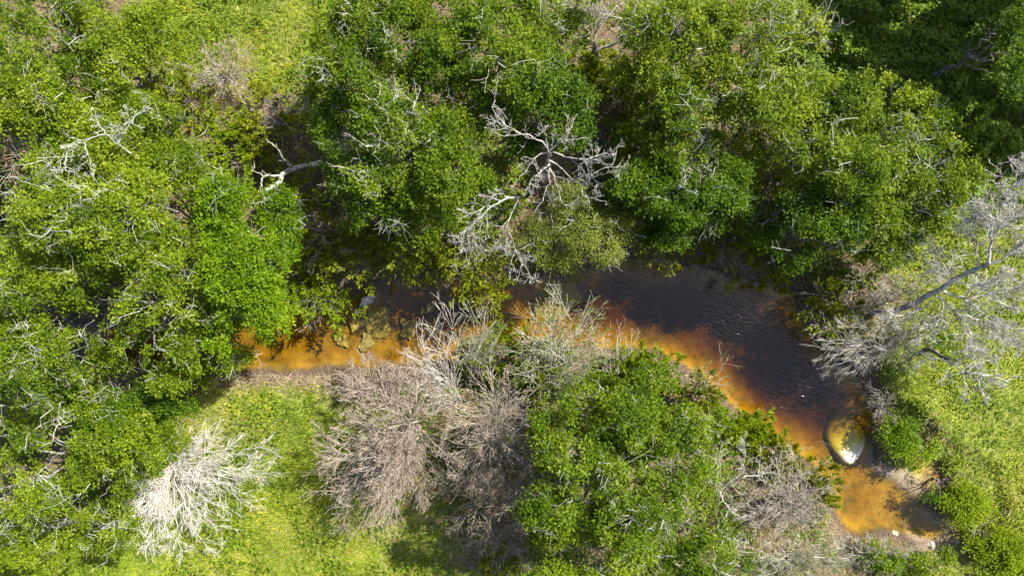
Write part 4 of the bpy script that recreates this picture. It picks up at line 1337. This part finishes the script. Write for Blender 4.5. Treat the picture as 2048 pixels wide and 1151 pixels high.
dead_shrub("dead_brush", "pinkish grey dead brush between the brown dead cedar and the green oaks", (975, 845), [
    (1040, 830, 3.2), (1030, 870, 3.2), (1045, 920, 2.9), (1010, 950, 2.9), (960, 1000, 2.5), (920, 950, 2.7), (900, 830, 3.2), (940, 800, 3.4), (985, 780, 3.4), (1020, 790, 3.2), (970, 830, 4.0), (1000, 870, 4.0), (930, 900, 3.2), (1000, 750, 3.1), (1040, 780, 3.1)],
    seed=7, mat='brown_twig', h=3.6, k=(12, 6), needles='dead_needle', per=6, extra=10, thick=0.026)
dead_shrub("dead_brush", "dark tangled dead brush on the shaded grass under the oaks", (985, 1000), [
    (930, 990, 2.3), (900, 1040, 1.8), (1050, 1120, 1.8), (1080, 1060, 2.3), (1060, 1010, 2.8), (1040, 970, 3.0), (980, 970, 3.2), (1000, 1080, 2.3), (960, 1060, 2.5), (1110, 1030, 2.3), (1030, 1050, 2.8)],
    seed=8, mat='dead_grey', h=3.2, k=(12, 6), needles='litter', per=7, extra=12, thick=0.024)
dead_shrub("dry_thicket", "pale dry thicket of grey stems beside the orange shallows", (1575, 1000), [
    (1470, 980, 1.5), (1500, 940, 1.6), (1540, 920, 1.6), (1590, 910, 1.5), (1630, 930, 1.3), (1660, 970, 1.0), (1650, 1030, 0.9), (1620, 1060, 0.9), (1560, 1070, 1.1), (1510, 1050, 1.3), (1480, 1020, 1.5), (1550, 980, 1.9), (1600, 980, 1.7), (1570, 1030, 1.6), (1620, 1000, 1.4)],
    seed=9, mat='grey_wood', h=1.8, k=(12, 6), needles='dead_needle', per=3, extra=14, thick=0.024, spread=(30, 70))
dead_shrub("dry_thicket", "bleached dry thicket streaked with green, past the end of the pale one", (1580, 1110), [
    (1480, 1080, 1.0), (1500, 1120, 1.0), (1490, 1160, 1.0), (1560, 1170, 0.9), (1630, 1165, 0.8), (1680, 1130, 0.7), (1690, 1095, 0.6), (1650, 1080, 0.8), (1600, 1070, 1.0), (1540, 1080, 1.2), (1560, 1120, 1.3), (1620, 1110, 1.1), (1720, 1110, 0.5)],
    seed=10, mat='grey_wood', h=1.2, k=(11, 6), needles='lime', per=2, extra=14, thick=0.022, spread=(30, 70), nsize=(0.05, 0.02))
dead_shrub("dead_shrub", "grey twiggy brush with arching stems dipping into the pool's outer edge", (1740, 690), [
    (1640, 700, 1.0), (1650, 715, 0.9), (1660, 735, 0.8), (1680, 745, 0.7), (1700, 755, 0.6), (1720, 745, 0.8), (1645, 680, 1.1), (1660, 660, 1.2), (1690, 650, 1.4), (1730, 650, 1.7), (1770, 660, 1.7), (1790, 690, 1.4), (1760, 720, 1.2), (1700, 690, 1.6), (1630, 650, 0.9)],
    seed=11, mat='grey_wood', h=1.5, k=(9, 5), extra=8, thick=0.024, spread=(18, 42))
dead_shrub("dead_shrub", "grey wispy brush between the pool-edge brush and the leaning trunk", (1790, 670), [
    (1760, 640, 1.6), (1800, 640, 1.9), (1840, 650, 1.9), (1860, 680, 1.7), (1840, 710, 1.4), (1800, 720, 1.3), (1760, 700, 1.5), (1745, 720, 1.2), (1820, 735, 1.1), (1870, 655, 1.9), (1730, 680, 1.6)],
    seed=21, mat='grey_wood', h=1.8, k=(12, 5), extra=10, thick=0.016, spread=(20, 50))
dead_shrub("dead_shrub", "tan hazy dry shrub behind the leaning dead trunk", (1770, 600), [
    (1690, 590, 1.0), (1720, 560, 1.3), (1760, 530, 1.6), (1800, 520, 1.7), (1850, 530, 1.7), (1870, 560, 1.6), (1850, 600, 1.5), (1800, 570, 2.0), (1760, 580, 1.9), (1720, 610, 1.4), (1820, 610, 1.7)],
    seed=12, mat='grey_wood', h=1.8, k=(9, 5), needles='dead_needle', per=2, extra=6, thick=0.018, spread=(20, 50))
dead_shrub("dead_shrub", "dry grey shrub in the worn clearing by the lime grass", (455, 160), [
    (380, 130, 1.2), (410, 100, 1.3), (450, 85, 1.4), (490, 100, 1.3), (510, 140, 1.2), (490, 180, 1.0), (440, 190, 1.0), (390, 175, 1.0), (430, 140, 1.6), (360, 160, 0.9), (470, 150, 1.6)],
    seed=13, mat='dead_grey', h=1.5, k=(9, 5), needles='dead_needle', per=3, extra=6, thick=0.022)
dead_shrub("dead_shrub", "white tangle of bare twigs lodged on the sunny oak's crown", (420, 545), [
    (380, 520, 4.9), (395, 510, 5.0), (415, 515, 5.0), (430, 530, 5.0), (432, 545, 4.9), (410, 555, 4.9), (385, 545, 4.9)],
    seed=14, mat='white_wood', h=5.0, k=(5, 4), extra=0, thick=0.014, lift=0.1, z0=0.2)
dead_shrub("dead_cedar", "reddish dead cedar with rusty needles among the gappy oaks", (110, 340), [
    (15, 290, 4.0), (40, 280, 4.2), (60, 300, 4.2), (50, 325, 4.1), (25, 330, 4.0), (70, 320, 4.0)],
    seed=15, mat='grey_wood', h=4.4, k=(9, 5), needles='rust_needle', per=4, extra=3, thick=0.035, lift=0.3)
dead_shrub("dead_shrub", "reddish bare stems rising beside the fresh green shrub at the pool", (1215, 760), [
    (1205, 670, 1.9), (1220, 680, 1.9), (1240, 665, 2.0), (1280, 670, 2.0), (1190, 690, 1.8), (1260, 690, 2.0)],
    seed=16, mat='brown_twig', h=1.9, k=(5, 3), extra=2, thick=0.022, spread=(15, 40))
dead_shrub("dead_shrub", "bare twigs and a few leaves poking out over the dark pool", (1385, 790), [
    (1390, 730, 1.9), (1405, 722, 1.9), (1430, 745, 1.7), (1450, 725, 1.7), (1445, 750, 1.6), (1420, 765, 1.6)],
    seed=17, mat='grey_wood', h=1.8, k=(5, 3), extra=1, thick=0.018, needles='emerald', per=2, spread=(15, 45), nsize=(0.07, 0.035))
dead_shrub("dead_brush", "dead roots and brush hanging on the dark cut bank above the boulder", (1770, 820), [
    (1735, 770, 0.1), (1740, 800, 0.1), (1750, 830, 0.2), (1775, 860, 0.4), (1795, 840, 0.5), (1780, 790, 0.6), (1760, 780, 0.5)],
    seed=18, mat='dead_grey', h=0.7, k=(8, 4), extra=5, thick=0.02)
dead_shrub("dead_brush", "dry stems on the low bank where the shallows meet the pale stones", (1720, 1105), [
    (1680, 1080, 0.3), (1700, 1070, 0.3), (1740, 1075, 0.4), (1770, 1090, 0.4), (1780, 1120, 0.5), (1730, 1140, 0.5), (1690, 1120, 0.5), (1820, 1110, 0.3), (1840, 1090, 0.2)],
    seed=19, mat='grey_wood', h=0.7, k=(9, 5), extra=8, thick=0.016, spread=(25, 60))
print("dead", time.time() - T0)

# ------------------------------------------------------------------ sticks in the water


def stick(pts, r, label, seed):
    g = np.random.default_rng(seed + 600)
    p = resample([P(a, b, c) for a, b, c in pts], 8)
    base = p[0].copy()
    mb = MB()
    tubes(mb, p[None], (r * np.linspace(1, 0.4, 8))[None], 5)
    kp, kr = grow(p[None], (r * np.linspace(1, 0.4, 8))[None], 4, g, t=(0.3, 0.95), ang=(25, 55), length=(0.2, 0.4), n=3, wig=0.1, up=0.0, flat=0.9)
    tubes(mb, kp, kr, 4)
    ob = bpy.data.objects.new("stick", mb.mesh("stick", base))
    ob.data.materials.append(M['dark_bark'])
    ob.location = base
    COL.objects.link(ob)
    ob["label"] = label
    ob["category"] = "stick"


stick([(1630, 885, WL + 0.02), (1645, 880, WL + 0.03), (1662, 893, WL - 0.02)], 0.010, "thin forked stick caught in the amber shallows beside the boulder", 1)
stick([(1655, 940, WL + 0.02), (1668, 950, WL + 0.02), (1684, 960, WL - 0.03)], 0.010, "thin stick floating downstream of the boulder near the cedar bough", 2)
stick([(1075, 560, WL - 0.02), (1078, 590, WL - 0.03), (1070, 620, WL - 0.05), (1066, 650, WL - 0.05)], 0.022, "dark sunken branch lying along the mossy ledge", 3)
stick([(1800, 1040, WL - 0.02), (1812, 1052, WL + 0.01), (1830, 1056, WL + 0.01)], 0.012, "short twig resting on the shallow end of the creek", 4)
stick([(1560, 905, WL + 0.10), (1575, 915, WL + 0.12), (1590, 930, WL + 0.16)], 0.03, "dark crooked root at the inner bank above the boulder's shallows", 5)

# ------------------------------------------------------------------ ground layer (nobody could count it)
rng = np.random.default_rng(5)


def scatter(n, x0=-21.5, x1=21.5, y0=-12.5, y1=12.5):
    return rng.uniform(x0, x1, n), rng.uniform(y0, y1, n)


def stuff(mb, name, mat, label):
    o = mb.build(name, M[mat], kind="stuff")
    o["label"] = label
    return o


# meadow grass
x, y = scatter(255000)
sd = sdist(x, y, OUT)
mead = blob(x, y, MEADOW)
patch = 0.5 + 0.5 * fbm(x * 0.9, y * 0.9, seed=21, octaves=4)
dens = np.clip(mead * (0.55 + 0.65 * patch) + 0.16, 0, 1) * sstep(0.25, 0.8, sd) * (1 - blob(x, y, BEACH)) * (1 - blob(x, y, GULLY)) * (1 - 0.8 * blob(x, y, MUDS))
k = rng.random(len(x)) < dens
x, y, mead, patch = x[k], y[k], mead[k], patch[k]
z = height(x, y)
tall = 0.5 + 0.5 * fbm(x * 0.6, y * 0.6, seed=22)
ln = (0.13 + 0.17 * tall) * rng.uniform(0.6, 1.4, len(x))
wind = fbm(x * 0.7, y * 0.7, seed=23) * 2.2 + 2.4
az = wind + rng.normal(size=len(x)) * 0.9
rn = np.clip(0.18 + 0.5 * patch + rng.normal(size=len(x)) * 0.17, 0.01, 0.99)
mb = MB()
blades(mb, np.column_stack([x, y, z - 0.01]), az, ln, rng.uniform(0.018, 0.040, len(x)), np.clip(rng.normal(0.75, 0.25, len(x)), 0.1, 1.3), rn)
stuff(mb, "meadow_grass", 'grass', "short lime green meadow grass and weeds on the open ground")
print("grass blades", len(x))

# broad-leaved ground cover and weeds, heaped in low mounds
x, y = scatter(400000)
sd = sdist(x, y, OUT)
vin = blob(x, y, VINES)
mead = blob(x, y, MEADOW)
patch = 0.5 + 0.5 * fbm(x * 1.5, y * 1.5, seed=24, octaves=4)
mound = 0.5 + 0.5 * fbm(x * 2.6, y * 2.6, seed=27, octaves=2)
d = np.clip(vin * (0.5 + 0.9 * mound) + mead * sstep(0.5, 0.75, patch) * 0.15 + (1 - 0.6 * mead) * 0.55 * sstep(0.4, 0.65, patch), 0, 1) * sstep(0.3, 0.9, sd) * (1 - blob(x, y, BEACH)) * (1 - blob(x, y, GULLY)) * (1 - 0.65 * blob(x, y, MUDS))
k = rng.random(len(x)) < d
x, y, patch, mound, vin = x[k], y[k], patch[k], mound[k], vin[k]
n = len(x)
z = height(x, y) + rng.uniform(0.02, 0.30, n) * (0.3 + patch) + vin * sstep(0.35, 0.85, mound) * 0.55
az = rng.uniform(0, 6.28, n)
ax = np.column_stack([np.cos(az), np.sin(az), rng.normal(size=n) * 0.3])
nor = nrm(rng.normal(size=(n, 3)) * 0.5 + np.array([0, 0, 1.0]))
sz = rng.uniform(0.6, 1.4, n) * (1 + 0.5 * vin)
mb = MB()
small_leaves(mb, np.column_stack([x, y, z]), ax, nor, 0.10 * sz, 0.085 * sz, np.clip(rng.normal(0.45, 0.2, n) + (patch - 0.5) * 0.3, 0.02, 0.97))
stuff(mb, "ground_cover", 'vine', "broad-leaved creeping weeds covering the ground between the trees")

# dead leaves and sticks under the trees
x, y = scatter(60000)
sd = sdist(x, y, OUT)
d = np.clip(1 - blob(x, y, MEADOW) * 0.9 - blob(x, y, VINES) * 0.7 + blob(x, y, MUDS), 0, 1) * sstep(0.0, 0.5, sd) * (1 - 0.8 * blob(x, y, BEACH))
k = rng.random(len(x)) < d
x, y = x[k], y[k]
n = len(x)
az = rng.uniform(0, 6.28, n)
ax = np.column_stack([np.cos(az), np.sin(az), rng.normal(size=n) * 0.15])
sz = rng.uniform(0.5, 1.5, n)
mb = MB()
small_leaves(mb, np.column_stack([x, y, height(x, y) + rng.uniform(0.005, 0.04, n)]), ax, nrm(rng.normal(size=(n, 3)) * 0.3 + np.array([0, 0, 1.0])), 0.10 * sz, 0.045 * sz, np.clip(rng.normal(0.45, 0.25, n), 0.02, 0.98))
stuff(mb, "leaf_litter", 'litter', "brown fallen leaves scattered under the trees and on the bare bank")

# straw along the banks
x, y = scatter(520000)
sd = sdist(x, y, OUT)
patch = 0.5 + 0.5 * fbm(x * 1.1, y * 1.1, seed=26, octaves=3)
STRAW = [(560, 762, 150, 22), (730, 770, 110, 45), (1700, 1090, 120, 40), (1690, 1085, 100, 35), (1560, 890, 60, 25), (1400, 800, 90, 40), (1300, 740, 80, 30), (1590, 1010, 140, 110), (900, 960, 200, 160), (1780, 620, 110, 60), (430, 150, 90, 70), (1840, 880, 60, 60), (1600, 1120, 170, 60), (420, 860, 120, 40)]
d = np.clip(blob(x, y, STRAW) * 0.5 + blob(x, y, [(560, 760, 170, 26), (1700, 1090, 120, 35), (1560, 890, 70, 25)]) * 0.6 + (1 - sstep(0.1, 0.9, np.abs(sd - 0.45))) * 0.35 * patch + 0.10 * sstep(0.55, 0.8, patch) * blob(x, y, MEADOW), 0, 1) * sstep(0.02, 0.15, sd) * (1 - 0.85 * blob(x, y, BEACH))
k = rng.random(len(x)) < d
x, y = x[k], y[k]
n = len(x)
mb = MB()
blades(mb, np.column_stack([x, y, height(x, y) - 0.01]), rng.uniform(0, 6.28, n), rng.uniform(0.12, 0.42, n), rng.uniform(0.008, 0.018, n), np.clip(rng.normal(1.0, 0.25, n), 0.2, 1.45), np.clip(rng.normal(0.5, 0.22, n), 0.02, 0.98), curl=0.3)
stuff(mb, "dry_grass", 'straw', "straw-coloured dry grass and stems along the creek banks")

tot = 0
seen = set()
for o in scene.objects:
    if o.type == 'MESH' and o.data.name not in seen:
        seen.add(o.data.name)
        tot += len(o.data.loops) - 2 * len(o.data.polygons)
print("TRIANGLES", tot, "objects", len(scene.objects), "time", round(time.time() - T0, 1))
